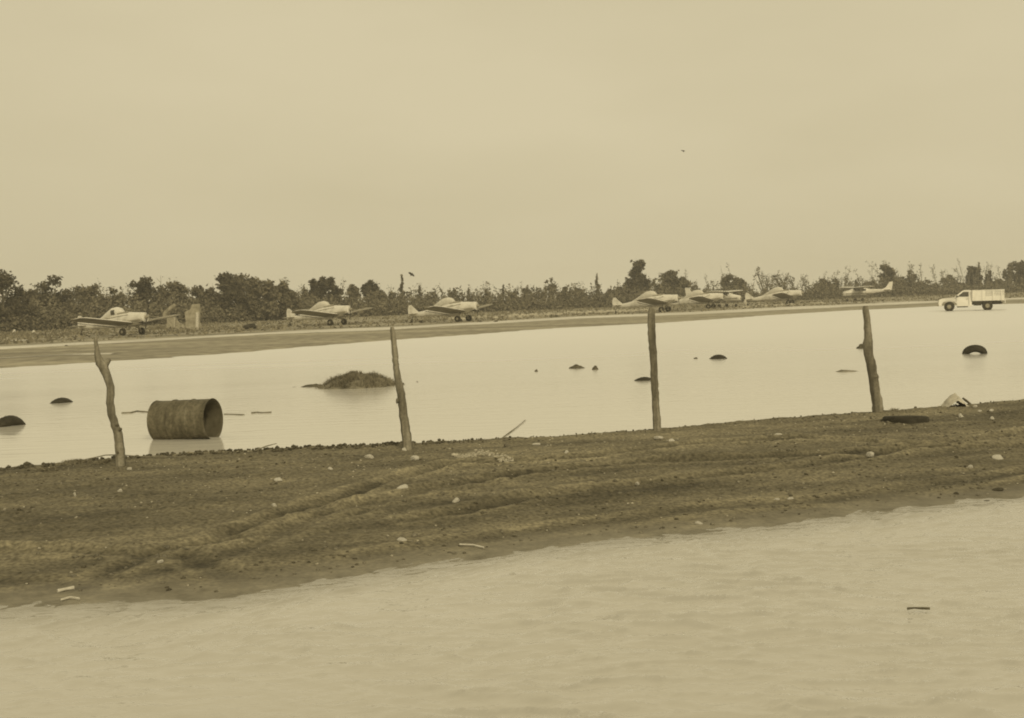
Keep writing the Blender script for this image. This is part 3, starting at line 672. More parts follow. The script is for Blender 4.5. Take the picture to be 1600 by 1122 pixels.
def highwing(px, py, rel, label, rev=False, scale=1.0):
    p = W(px, py, 0); zg = lz(p.x, p.y); p = W(px, py, zg); p.z = zg
    root = thing('high_wing_plane', label, 'airplane', p, heading(p, math.radians(rel)))
    def put(mb, name, m, par=root, smooth=True):
        mb.v = [tuple(Vector(v) * scale) for v in mb.v]; return mb.build(name, m, par, smooth)
    fu = put(MB().rings([section(2.35, 1.1, .25, .28), section(2.2, 1.12, .42, .36), section(1.4, 1.2, .5, .44), section(.9, 1.3, .52, .55), section(0, 1.38, .52, .62),
                         section(-1.0, 1.36, .46, .56), section(-1.9, 1.38, .28, .36), section(-3.6, 1.45, .12, .22), section(-5.0, 1.52, .05, .15)]), 'fuselage', M_white)
    put(MB().box(-1.9, 2.1, -.525, .525, 1.12, 1.2), 'stripe', M_grey, fu, False)
    for s in (-1, 1):
        put(MB().box(-.15, .75, s * .50 - .03, s * .50 + .03, 1.48, 1.82), 'side_window', M_glass, fu, False)
        put(MB().box(-1.0, -.3, s * .47 - .03, s * .47 + .03, 1.50, 1.78), 'rear_window', M_glass, fu, False)
        w = put(MB().rings([airfoil(.85, 1.62, s * .0, 2.0, .12), airfoil(.85, 1.62, s * 2.6, 2.06, .12), airfoil(.75, 1.15, s * 5.2, 2.12, .1), airfoil(.65, .8, s * 5.45, 2.13, .05)]), 'wing', M_white)
        put(MB().tube([(.3, s * .5, .95), (.25, s * 2.6, 2.0)], .04, 6), 'wing_strut', M_grey, w)
        put(MB().tube([(-.1, s * .35, .95), (-.1, s * 1.2, .3)], .05, 6), 'gear_leg', M_grey)
        put(wheel_rings(MB(), (-.1, s * 1.27, .2), .22, .16), 'wheel', M_tyre)
        put(MB().rings([airfoil(-4.0, 1.0, s * .05, 1.58, .08), airfoil(-4.15, .75, s * 1.65, 1.58, .06)]), 'stabilizer', M_white)
    put(MB().rings([section(.95, 1.62, .42, .16, 8), section(.62, 1.86, .46, .10, 8)]), 'windscreen', M_glass, fu)
    put(MB().tube([(1.6, 0, .85), (1.7, 0, .3)], .045, 6), 'nose_gear_leg', M_grey)
    put(wheel_rings(MB(), (1.7, 0, .18), .19, .14), 'nose_wheel', M_tyre)
    prof = [(-3.4, 1.55), (-4.3, 1.85), (-4.95, 2.7), (-5.45, 2.72), (-5.25, 1.5), (-4.9, 1.45)]
    put(MB().rings([[Vector((x, -.05, z)) for x, z in prof], [Vector((x, .05, z)) for x, z in prof]]), 'tail_fin', M_white, smooth=False)
    put(MB().rings([section(2.6, 1.1, .02, .02, 8, 2), section(2.36, 1.1, .16, .16, 8, 2)]), 'spinner', M_grey)
    return root
highwing(1131, 480, -22, 'white high-wing plane mostly hidden, its long wing showing right of fifth crop duster', scale=1.0)
highwing(1341, 470.5, 180 + 24, 'white high-wing plane facing left, between the bare trees and fourth post', scale=1.0)

# ------------------------------------------------------------------ pickup truck with slatted box
def truck():
    p = W(1513, 485.6, -.03); root = thing('pickup_truck', 'white pickup truck with white slatted cargo box facing left on the flooded strip', 'truck', p, heading(p, math.radians(180)))
    # nose = +X
    b = MB()
    prof = [(2.12, .42), (2.18, .62), (2.14, .90), (1.95, .99), (1.05, 1.06), (.42, 1.56), (.25, 1.62), (-.16, 1.60), (-.265, 1.5), (-.265, .36), (.72, .36), (.80, .36), (.84, .60), (1.02, .76), (1.38, .83), (1.74, .76), (1.9, .60), (1.95, .42)]
    def wid(x, z): return .82 if z < 1.08 else .82 - .17 * (z - 1.06) / .56
    b.rings([[Vector((x, s * wid(x, z), z)) for x, z in prof] for s in (-1, 1)])
    body = b.build('cab', M_truck, root, False)
    bv = body.modifiers.new('soft_edges', 'BEVEL'); bv.width = .035; bv.segments = 2; bv.limit_method = 'ANGLE'
    for s in (-1, 1):
        wn = MB(); pts = [(.78, 1.12), (.36, 1.47), (-.04, 1.47), (-.04, 1.12)]
        wn.rings([[Vector((x, s * (wid(x, z) - .02), z)) for x, z in pts], [Vector((x, s * (wid(x, z) + .012), z)) for x, z in pts]])
        wn.build('side_window', M_glass, body)
        MB().box(.30, .33, s * .66 - .0 if s > 0 else -.70, .70 if s > 0 else -.66, 1.10, 1.50).build('window_post', M_truck, body)
        MB().box(-.06, -.045, s * .815, s * .832, .46, 1.06).box(.86, .875, s * .815, s * .832, .72, 1.04).build('door_gap', M_dark, body)
        MB().box(.0, .12, s * .82, s * .85, .92, .95).build('door_handle', M_hub, body)
        MB().box(2.12, 2.2, s * .62 - .1, s * .62 + .1, .70, .84).build('headlight', M_hub, body)
        MB().box(.02, .82, s * .70, s * .82, .29, .36).build('running_board', M_dark, body)
        MB().box(.75, .85, s * .84, s * .98, 1.08, 1.2).build('mirror', M_dark, body)
    MB().rings([[Vector((1.02, s * .62, 1.10)), Vector((.46, s * .56, 1.53))] for s in (-1, 1)], cap=False, closed=False).build('windscreen_face', M_glass, body).location = (.015, 0, .012)
    MB().box(2.17, 2.27, -.84, .84, .42, .56).build('front_bumper', M_hub, root)
    MB().box(2.13, 2.185, -.5, .5, .66, .86).build('grille', M_dark, root)
    for x in (1.38, -1.38):
        for s in (-1, 1):
            w = wheel_rings(MB(), (x, s * .72, .36), .38, .22, 24).build('wheel', M_tyre, root, True)
            wheel_rings(MB(), (x, s * .725, .36), .185, .235, 16).build('rim', M_hub, w, True)
    MB().box(-2.35, .2, -.42, -.3, .46, .62).box(-2.35, .2, .3, .42, .46, .62).box(-2.35, -.3, -.78, .78, .60, .745).box(-.95, -.40, -.8, .8, .40, .60).build('chassis', M_dark, root)
    MB().box(-2.45, -2.36, -.75, .75, .5, .62).build('rear_bumper', M_dark, root)
    # cargo box: posts, rails and boards
    bx = MB().box(-2.58, -.30, -.84, .84, .75, .83).build('cargo_box', M_box, root)
    for s in (-1, 1):
        y = s * .84
        def yb(a, b_): return (min(y + s * a, y + s * b_), max(y + s * a, y + s * b_))
        for x in (-.34, -1.05, -1.80, -2.40):
            a, c = yb(.0, .05); MB().box(x - .04, x + .04, a, c, .78, 1.525).build('post', M_box, bx)
        for k in range(6):                                # boards: closed at the front, gapped at the top rear
            z0 = .835 + k * .118; a, c = yb(-.035, -.003)
            MB().box(-1.24, -.30, a, c, z0, z0 + .113).build('board', M_box, bx)
            hh = .113 if k < 2 else .080
            MB().box(-2.56, -1.245, a, c, z0, z0 + hh).build('board', M_box, bx)
    for k in range(6):
        z0 = .835 + k * .118; hh = .113 if k < 2 else .085
        MB().box(-2.60, -2.565, -.79, .79, z0, z0 + hh).build('board', M_box, bx); MB().box(-.295, -.265, -.79, .79, z0, z0 + .113).build('board', M_box, bx)
    MB().box(-2.62, -.27, .79, .86, 1.53, 1.58).box(-2.62, -.27, -.86, -.79, 1.53, 1.58).box(-2.61, -2.55, -.785, .785, 1.52, 1.59).build('top_rail', M_box, bx)
    MB().box(-2.54, -.32, -.785, .785, 1.53, 1.56).build('added_shade_lid', M_box, bx)  # lid added over the box so its inside goes dark behind the slots
    MB().box(-2.66, -2.605, -.86, .86, .52, .80).build('tailboard', M_box, bx)
truck()

# ------------------------------------------------------------------ fence posts on the bank
def post(spec, label, stub=None, rake=0.0):
    base = onberm(*spec[-1][:2]); D = base.y
    def at(px, py, dd=0): d = ray(px, py); t = (D + dd) / d.y; return Vector((d.x * t, D + dd, H + d.z * t))
    pts = [at(x, y) for x, y, w in spec]; rad = [w / 2 / F * D for x, y, w in spec]
    P, Rr = [], []
    n = 34                                               # resample smoothly
    cum = [0]; 
    for a, b in zip(pts[:-1], pts[1:]): cum.append(cum[-1] + (b - a).length)
    for i in range(n):
        s = cum[-1] * i / (n - 1)
        P.append(Vector([np.interp(s, cum, [p[k] for p in pts]) for k in range(3)]) + Vector((random.uniform(-.003, .003), random.uniform(-.008, .008), 0)))
        Rr.append(float(np.interp(s, cum, rad)) * random.uniform(.94, 1.06))
    P.append(P[-1] + Vector((0, 0, -.25))); Rr.append(Rr[-1] * 1.05)
    Rr[0] *= .7
    root = thing('fence_post', label, 'fence post', base, 0, 'posts of the broken fence')
    mb = MB(); P = [p - base for p in P]; N = 18; R = []
    ph = [random.uniform(0, 6.28) for _ in range(3)]
    for i, (p, r) in enumerate(zip(P, Rr)):
        ring = []
        for j in range(N):
            t = 2 * math.pi * j / N
            k = 1 + .10 * math.sin(2 * t + ph[0] + i * .06) + .07 * math.sin(5 * t + ph[1] + i * .03) + .03 * random.uniform(-1, 1)
            ring.append(p + Vector((math.cos(t) * r * k, math.sin(t) * r * k, 0)))
        R.append(ring)
    mb.rings(R); mb.build('stake', M_post, root, True)
    if stub:
        a, b = at(*stub[0]) - base, at(*stub[1]) - base
        MB().tube([a, a.lerp(b, .5) + Vector((0, 0, -.01)), b], [.05, .035, .022], 9, .08).build('branch_stub', M_post, root, True)
    for px, py in (stub[2] if stub and len(stub) > 2 else ()):
        k = at(px, py, -.055) - base; MB().tube([k + Vector((0, .03, 0)), k + Vector((0, -.008, 0))], [.018, .012], 8, .1).build('knot', M_bark, root, True)
    return root
post([(149, 527, 5), (152, 548, 7), (154, 560, 11), (159, 569, 17), (165, 582, 14), (171, 597, 12), (173, 612, 12), (172, 630, 12.5), (175, 650, 13), (181, 668, 13.5), (185, 680, 15), (186, 695, 15), (188, 712, 16), (188, 728, 18)],
     'crooked forked fence post left of the rusty drum', stub=((160, 572), (171, 561), ((182, 665), (187, 671), (184, 707))))
post([(613, 511, 8), (615, 530, 9), (617, 550, 11), (619, 575, 10), (622, 592, 12), (626, 612, 13), (629, 635, 13.5), (632, 660, 14), (635, 682, 15), (637, 702, 16)],
     'straight left-leaning fence post right of the weedy mud islet', stub=((624, 626), (622, 622)))
post([(1018, 480, 7), (1018, 487, 11), (1018, 520, 12), (1021, 560, 12), (1023, 610, 12.5), (1025, 645, 13), (1027, 671, 14)],
     'upright round-topped fence post below the tallest dark tree')
post([(1352, 478, 9), (1355, 500, 9.5), (1357, 525, 11), (1356, 540, 15), (1357, 552, 13), (1362, 570, 14), (1365, 590, 14.5), (1368, 612, 15), (1371, 628, 17), (1372, 643, 18)],
     'bent fence post nearest the right edge with a bulge halfway up')
# loose wire near the first post
def ground_line(pts, name, label, cat, m, r, lift=.01):
    P = [onberm(x, y) + Vector((0, 0, lift + dz)) for x, y, dz in pts]; c = P[0].copy(); root = MB().tube([p - c for p in P], r, 6, cap=True).build(name, m, None, True)
    root.location = c; return tag(root, label, cat)
ground_line([(134, 722, .02), (150, 720, .03), (165, 718, .04), (187, 719, .05), (215, 717, .02), (250, 717, .01), (290, 716, .01)], 'loose_wire', 'loose rusty wire lying past the foot of the crooked post', 'wire', M_wire, .006)

# ------------------------------------------------------------------ rusty drum
def drum():
    R0, L = .305, .92
    c = W(291, 684.5, 0); c.z = R0 - .035
    root = thing('oil_drum', 'rusty dented steel drum lying on its side in the flood water', 'drum', c, heading(c, math.radians(-29)))
    root.rotation_euler = (math.radians(3), math.radians(-1.5), root.rotation_euler[2])
    n = 64; xs_ = np.linspace(-L / 2, L / 2, 46); rings = []
    for x in xs_:
        u = (x + L / 2) / L; r = R0
        for c0 in (.33, .66): r += .017 * math.exp(-((u - c0) / .012) ** 2)
        if abs(u - .5) > .485: r += .008
        ring = []
        for j in range(n):
            t = 2 * math.pi * j / n
            d = -.016 * math.exp(-((u - .74) / .10) ** 2 - ((t - 3.45) / .30) ** 2) - .010 * math.exp(-((u - .25) / .08) ** 2 - ((t - 2.6) / .5) ** 2) + .004 * float(vnoise(np.array([u * 6.0]), np.array([t * 2.0]), 7)[0])
            ring.append(Vector((x, (r + d) * math.sin(t), (r + d) * math.cos(t))))
        rings.append(ring)
    MB().rings(rings, cap=False).build('shell', M_rust, root, True)
    inner = [[Vector((p.x, p.y * .985, p.z * .985)) for p in r] for r in rings]
    MB().rings([r[::-1] for r in inner[::-1]], cap=False).build('inner_wall', M_rustin, root, True)
    MB().rings([rings[-1], inner[-1]], cap=False).build('open_rim', M_rust, root)
    MB().add([(-L / 2 + .02, (R0 - .004) * math.sin(2 * math.pi * j / n), (R0 - .004) * math.cos(2 * math.pi * j / n)) for j in range(n)], [tuple(range(n))]).add(
        [(-L / 2 + .024, (R0 - .004) * math.sin(2 * math.pi * j / n), (R0 - .004) * math.cos(2 * math.pi * j / n)) for j in range(n)], [tuple(range(n))[::-1]]).build('end_plate', M_rustin, root)
drum()

# ------------------------------------------------------------------ tyres
def tyre_mesh():
    mb = MB(); n = 56; prof = [(.19, .05), (.20, .085), (.25, .10), (.30, .10), (.325, .085), (.335, .05), (.338, .0), (.335, -.05), (.325, -.085), (.30, -.10), (.25, -.10), (.20, -.085), (.19, -.05), (.19, 0)]
    R = []
    for j in range(n):
        t = 2 * math.pi * j / n; ring = []
        for k, (r, y) in enumerate(prof):
            if 3 < k < 9 and k != 6 and j % 2: r -= .008
            ring.append(Vector((r * math.cos(t), y, r * math.sin(t))))
        R.append(ring)
    R.append(R[0]); mb.rings(R, cap=False); return mb
TY = tyre_mesh(); ty_o = None
def tyre(px, py, sink, yaw, lean, label, z=0.0, scale=1.0, ground=False):
    global ty_o
    if ty_o is None: ty_o = TY.build('old_tyre', M_tyre, None, True); o = ty_o
    else: o = ty_o.copy(); link(o)
    p = onberm(px, py) if ground else W(px, py, 0)
    o.location = (p.x, p.y, (p.z if ground else 0) + sink); v = heading(p, 0)
    o.rotation_euler = (math.radians(lean), 0, v + math.radians(yaw)); o.scale = (scale,) * 3
    tag(o, label, 'tyre', 'old tyres lying about the flood'); return o
tyre(12, 665, -.14, 30, 25, 'old tyre half sunk in the water at the left edge', scale=.98)
tyre(95, 629, -.22, 25, 20, 'small dark tyre top breaking the water left of the crooked post')
tyre(1004, 594, -.23, 20, 35, 'dark tyre top in the water touching the third post')
tyre(1122, 560.5, -.20, 12, 25, 'dark tyre top in the water between the third and fourth posts')
tyre(1523, 552.5, -.035, 4, 44, 'arch-shaped half sunk tyre with its hole showing below the truck')
tyre(1415, 657, -.03, 0, 86, 'dark tyre lying flat and sunk in the bank right of the fourth post', scale=.84, ground=True)
tyre(390, 514.5, .2, 40, 70, 'dark old tyre lying on the field edge left of second crop duster')
ob_ = bpy.data.objects['old_tyre.006']; pp = W(390, 514.5, .15); ob_.location = (pp.x, pp.y, lz(pp.x, pp.y) + .16); ob_.scale = (1.9, 1.9, 1.4)

# ------------------------------------------------------------------ weedy mud islet
def mound(name, label, cat, px, py, wpx, hpx, depth, m, seed=1, skew=0.0, grass=0, stretch_left=0.0, grow=0.0):
    p = W(px, py, 0); sc = F / p.y; w = wpx / sc / 2; h = hpx / sc; root = thing(name, label, cat, p)
    n = 64; a = np.linspace(-1.25, 1.25, n); X, Y = np.meshgrid(a, a); r = np.hypot(X, Y) * (1 + .14 * fbm(X * 2, Y * 2, 3, seed))
    Z = h * (1 - smooth01(r * .95)) ** .55 * (1 + .3 * fbm(X * 3, Y * 3, 4, seed + 5)) * 1.15 + h * .08 * vnoise(X * 9, Y * 9, seed) * (r < 1) - .04 - .3 * np.clip(r - 1, 0, 1)
    XX = (X - skew * (1 - r) * .3) * w
    me = grid_mesh('mud', XX, Y * depth, Z); obj('mud', me, m, root)
    if grass:
        ux = rng.uniform(-.95, .95, grass); uy = rng.uniform(-1, .9, grass); rr = np.hypot(ux, uy); k = (rr < .97) & (rng.uniform(0, 1, grass) < .35 + .65 * smooth01((ux + .65) * 2.2)); ux, uy = ux[k], uy[k]
        ii = np.clip(((ux + 1.25) / 2.5 * (n - 1)).round().astype(int), 0, n - 1); jj = np.clip(((uy + 1.25) / 2.5 * (n - 1)).round().astype(int), 0, n - 1)
        b = np.stack([XX[jj, ii], uy * depth, Z[jj, ii] - .01], 1); m_ = len(b); hh = grow * rng.uniform(.3, 1, m_) * (1 + .7 * vnoise(ux * 5, uy * 5, 8))
        tp_ = np.stack([rng.normal(size=m_) * .05, rng.normal(size=m_) * .05, hh], 1); an = rng.uniform(0, 3.14, m_); wv = np.stack([np.cos(an), np.sin(an), 0 * an], 1) * .007
        v = np.stack([b - wv, b + wv, b + tp_ * .6 + wv * .7, b + tp_], 1).reshape(-1, 3)
        o = obj('weeds', mesh_np('weeds', v, np.arange(m_ * 4).reshape(-1, 4)), M_weed, root); tag(o, kind='stuff')
    return root
mound('mud_islet', 'weed-covered mud islet in the water behind the second fence post', 'islet', 556, 604, 130, 20, .8, M_islet, 3, grass=9000, grow=.11)
mound('mud_bar', 'low dark mud bar trailing left from the weedy islet', 'mud bar', 490, 604, 62, 5, .25, M_clod, 9)
mound('mud_bar', 'thin half-drowned mud line at the far left end of the islet', 'mud bar', 462, 605, 30, 2.5, .10, M_clod, 12)
mound('mud_lump', 'three-humped dark mud lump in the water left of the third post', 'mud lump', 901, 575.5, 30, 7, .22, M_clod, 15)
mound('mud_lump', 'small dark lump just right of the three-humped lump', 'mud lump', 930, 577.5, 13, 7, .10, M_clod, 18)
mound('mud_lump', 'lone small dark lump left of the three-humped lump', 'mud lump', 838, 580.5, 8, 5, .08, M_clod, 21)
mound('mud_lump', 'small dark lump left of the tyre between third and fourth posts', 'mud lump', 1087, 560.5, 9, 4, .1, M_clod, 24)
mound('mud_lump', 'tiny dark speck of mud right of the second post', 'mud lump', 652, 597, 6, 3, .06, M_clod, 27)
mound('mud_lump', 'dark lump peeping out left of the fourth post at mid height', 'mud lump', 1346, 544.5, 18, 7, .25, M_clod, 30)
mound('mud_bar', 'long flat mud bar in the water left of the fourth post', 'mud bar', 1322, 580.5, 54, 4.5, .25, M_islet, 33)
mound('mud_lump', 'small dark lump in the water close to the foot of the fourth post', 'mud lump', 1318, 635.5, 10, 3, .06, M_clod, 36)
mound('mud_lump', 'tiny dark lump right of the second post close to its middle', 'mud lump', 630, 601, 7, 5, .06, M_clod, 39)

def water_stick(pts, label, r=.01, m=M_stick, z=.01, dz=None):
    P = [W(x, y, z + (dz[i] if dz else 0)) for i, (x, y) in enumerate(pts)]; c = P[0].copy()
    o = MB().tube([p - c for p in P], [r * random.uniform(.7, 1.3) for _ in P], 6, .15).build('driftwood_stick', m, None, True); o.location = c
    return tag(o, label, 'stick')
water_stick([(190, 645), (205, 644.5), (214, 642), (222, 643), (232, 643.5)], 'thin drift stick floating left of the rusty drum', .014)
water_stick([(350, 647), (362, 647), (375, 647.5), (382, 647.5)], 'thin drift stick floating right beside the open end of the drum', .01)
water_stick([(393, 645), (402, 644), (410, 644.5), (424, 644)], 'drift stick floating farther right of the drum', .011)
water_stick([(782, 686), (797, 675), (808, 667), (821, 656)], 'thin slanting twig standing out of the water right of the second post', .007, dz=[0, .0, .0, .0])
water_stick([(1418, 951), (1428, 950), (1440, 950.5), (1453, 951)], 'dark stick floating in the rippled foreground water', .007, M_clod, .032)
def bank_stick(pts, label, r=.012, m=M_stick):
    P = [onberm(x, y) + Vector((0, 0, .012 + dz)) for x, y, dz in pts]; c = P[0].copy()
    o = MB().tube([p - c for p in P], [r * random.uniform(.8, 1.2) for _ in P], 7, .1).build('fallen_stick', m, None, True); o.location = c; return tag(o, label, 'stick')
o = bank_stick([(398, 706, 0), (404, 703, .01)], 'dark twig jutting from the bank edge over the water right of the drum', .008)
a = onberm(398, 706); d_ = ray(432, 693); t_ = (a.y + .3) / d_.y; b_ = Vector((d_.x * t_, a.y + .3, H + d_.z * t_)); me_ = MB().tube([(0, 0, .01), (b_ - a) * .5 + Vector((0, 0, .015)), b_ - a], [.009, .007, .004], 6).build('twig', M_stick)
o.data = me_.data; o.location = a; bpy.data.objects.remove(me_)
bank_stick([(718, 853, 0), (740, 854, .0), (756, 858, 0)], 'thin pale stick lying low on the bank below centre', .006, M_stone)
bank_stick([(90, 926, 0), (104, 923, 0), (116, 921, 0)], 'pale stick lying on the wet lower bank at the left', .012, M_stone)
bank_stick([(95, 940, 0), (110, 936, 0), (124, 938, 0)], 'thin pale stick at the water edge in the lower left', .008, M_stone)

# ------------------------------------------------------------------ stones
def stone_mesh(seed, sub=2):
    import bmesh
    bm = bmesh.new(); bmesh.ops.create_icosphere(bm, subdivisions=sub, radius=1); r = random.Random(seed)
    cuts = [(Vector((r.uniform(-1, 1), r.uniform(-1, 1), r.uniform(-1, 1))).normalized(), r.uniform(.55, .85)) for _ in range(7)]
    for v in bm.verts:
        for nrm, dd in cuts:
            k = v.co.dot(nrm)
            if k > dd: v.co -= nrm * (k - dd) * .85
        v.co *= 1 + r.uniform(-.04, .04)
    me = bpy.data.meshes.new('stone'); bm.to_mesh(me); bm.free(); return me
SM = [stone_mesh(i, 3) for i in range(6)]
def stone(px, py, w, h, label, m=M_stone, name='stone', i=[0]):
    p = onberm(px, py + h / 2); s = w / 2 / F * p.y; me = SM[i[0] % 6].copy(); i[0] += 1; me.materials.append(m)
    o = link(bpy.data.objects.new(name, me)); hh = h / F * p.y * .62; o.location = p + Vector((0, s * .3, hh * .25)); o.scale = (s, s * .8, hh)
    o.rotation_euler = (random.uniform(-.2, .2), random.uniform(-.2, .2), random.uniform(-.5, .5)); return tag(o, label, 'stone', 'loose stones on the dirt bank')
for a in [(628, 760, 21, 11, 'flat pale stone alone on the bank below the second post'), (712, 780, 13, 9, 'pale pebble right of and below the flat pale stone'),
          (649, 714, 17, 8, 'pale stone just right of the foot of the second post'), (632, 701, 9, 6, 'small pale pebble touching the foot of the second post'), (577, 712, 16, 7, 'low brownish pale stone left of the second post foot'),
          (628, 842, 17, 6, 'flat pale stone on the lower bank near the water, below centre left'), (250, 876, 11, 7, 'pale pebble in the wheel rut at the lower left'),
          (187, 765, 8, 7, 'tiny pale pebble straight below the crooked post'), (117, 771, 6, 9, 'tiny upright pale chip left of and below the crooked post'),
          (435, 748, 16, 7, 'dull pale stone on the bank below the bank twig'), (428, 788, 11, 6, 'dull pebble between two wheel ruts left of centre'), (516, 731, 9, 5, 'small pale pebble left of the second post on upper bank'),
          (202, 731, 8, 6, 'bright pebble at the right of the crooked post foot'), (1216, 678, 15, 6, 'thin pale flat stone on upper bank between third and fourth posts'), (1361, 708, 14, 8, 'pale angular stone below the fourth post'),
          (1561, 713, 21, 10, 'bright white oval stone near the right edge'), (1517, 728, 10, 6, 'pale pebble left below the bright white oval stone'), (1502, 648, 9, 7, 'pale pebble right of the flat tyre'),
          (1531, 641, 8, 5, 'left pale chip of the pair high on the bank at the right'), (1549, 640, 9, 5, 'right pale chip of the pair high on the bank at the right'), (1524, 634, 8, 4, 'pale chip just below the pale heap on the bank crest'),
          (1551, 652, 7, 6, 'pale chip below the pair of chips at the right'), (790, 687, 17, 4, 'flat dark stone at the water edge right of the second post'), (793, 694, 12, 7, 'pale crumbly stone under the flat dark edge stone'),
          (838, 693, 14, 5, 'dull pale stone on the crest left of the third post'), (885, 705, 8, 7, 'small slanting pale chip on the bank left of the third post'), (1030, 683, 18, 5, 'pale low stone at the foot of the third post'),
          (1050, 687, 12, 6, 'dull stone right of the third post foot'), (996, 754, 7, 5, 'small pale pebble on mid bank below the third post'), (1092, 816, 13, 5, 'pale chip on the lower bank right of centre'),
          (1235, 778, 12, 4, 'dull pale chip on the lower bank below mid right'), (1214, 779, 10, 4, 'pale chip lying left of another on lower right bank')]:
    stone(*a, m=M_brownstone if 'dark' in a[4] else M_stone)
for a in [(1560, 764, 20, 6, 'dark flat slab on the bank near the right edge below the white oval stone'), (1495, 770, 10, 5, 'small dark stone near the lower right water edge'), (1545, 783, 16, 4, 'dark flat clod at the right water edge')]:
    stone(*a, m=M_clod)

# crumbled plaster streak: one line of fragments
def scatter_stones(name, pts, m, kind='stuff', sub=1, base=None):
    V, Fc = [], []; ms = [stone_mesh(40 + i, sub) for i in range(5)]
    dat = []
    for me in ms:
        v = np.array([q.co[:] for q in me.vertices]); f = np.array([q.vertices[:] for q in me.polygons]); dat.append((v, f))
    b = 0
    for k, (x, y, z, s, fl) in enumerate(pts):
        v, f = dat[k % 5]; a = random.uniform(0, 6.28); c_, s_ = math.cos(a), math.sin(a)
        w = v * np.array([s, s * .75, s * fl]); w = np.stack([w[:, 0] * c_ - w[:, 1] * s_, w[:, 0] * s_ + w[:, 1] * c_, w[:, 2]], 1) + np.array([x, y, z])
        V.append(w); Fc.append(f + b); b += len(w)
    return tag(obj(name, mesh_np(name, np.concatenate(V), np.concatenate(Fc)), m), kind=kind)
pl = []
for _ in range(420):
    t = random.random(); x = 706 + 96 * t; y = 710 + 3 * math.sin(t * 9) + 11 * max(0, t - .45) + random.gauss(0, 1.2 + 2.2 * t)
    p = onberm(x, y); pl.append((p.x, p.y, p.z, random.uniform(.006, .022) * (1.8 if random.random() < .12 else 1), .5))
o = scatter_stones('plaster_rubble', pl, M_plaster); 

# pebbles and clods all over the bank, as geometry
pb = []; pd = []
Xr = rng.uniform(-7, 9, 8000); tr = rng.uniform(.02, 1.0, 8000); Yr = near_y(Xr) + tr * (back_y(Xr) - near_y(Xr)); Zr = berm_z(Xr[None], Yr[None])[0]
den = fbm(Xr * .6, Yr * .6, 3, 77)
for x, y, z, t, d in zip(Xr, Yr, Zr, tr, den):
    if z < .01: continue
    r = random.random()
    if r < .07 * (.5 + t): pb.append((x, y, z + .002, random.uniform(.006, .018), .6))
    elif r < .55 and d > -.2: pd.append((x, y, z, random.uniform(.008, .034), .6))
scatter_stones('bank_pebbles', pb, M_plaster)
scatter_stones('soil_clods', pd[::2], M_soil); scatter_stones('soil_clods', [(a, b, c, d * .8, e) for a, b, c, d, e in pd[1::2]], M_clod)
ed = []
for _ in range(620):                                    # dark clods along the water's back edge
    px = random.uniform(-20, 760) if random.random() < .85 else random.uniform(760, 1620)
    q = BACK; yb_ = np.interp(px, (0, 130, 290, 450, 640, 750, 850, 1030, 1200, 1375, 1500, 1600), (731, 721, 709, 700, 694, 688, 683, 671, 655, 643, 633, 624))
    p = W(px, yb_ + random.uniform(-1, 5), .24); p.y = min(p.y, float(back_y(np.array([p.x]))[0]) + .15); p.z = bz(p.x, p.y)
    ed.append((p.x, p.y, p.z + .008, random.uniform(.006, .03) ** 1.0 * (1.15 if px < 700 else .6) * (1.9 if random.random() < .06 else 1), .7))
scatter_stones('edge_clods', ed, M_clod)

# dark grass tuft and pale straw at the left edge of the bank
def tuft(px, py, w, n, hmax, label, m=M_weed, name='grass_tuft', lie=.6):
    p = onberm(px, py); c = p.copy(); v = []; ww = w / F * p.y / 2
    root = None; V = []
    for _ in range(n):
        b = Vector((random.gauss(0, .45) * ww, random.gauss(0, .05), 0)); d = Vector((random.gauss(0, lie) * hmax * 1.6, random.gauss(0, .3) * hmax, random.uniform(.3, 1) * hmax)); s = Vector((.004, .002, 0))
        V += [b - s, b + s, b + d * .6 + s * .6, b + d]
    o = obj(name, mesh_np(name, V, np.arange(len(V)).reshape(-1, 4)), m); o.location = c; return tag(o, label, 'grass')
tuft(118, 725, 34, 500, .06, 'dark matted grass tuft on the bank left of the crooked post')
tuft(22, 728, 34, 300, .05, 'ragged dark tuft at the water edge in the far left')
tuft(60, 724, 24, 160, .04, 'small ragged tuft at the water edge between two darker tufts')
tuft(160, 724, 24, 140, .04, 'short pale straw left of the crooked post foot', M_grass, lie=1.2)
tuft(70, 733, 44, 160, .03, 'flattened pale straw on the bank at the far left', M_grass, lie=1.8)
tuft(1397, 641, 14, 60, .04, 'little dark tuft on the crest just right of the fourth post')

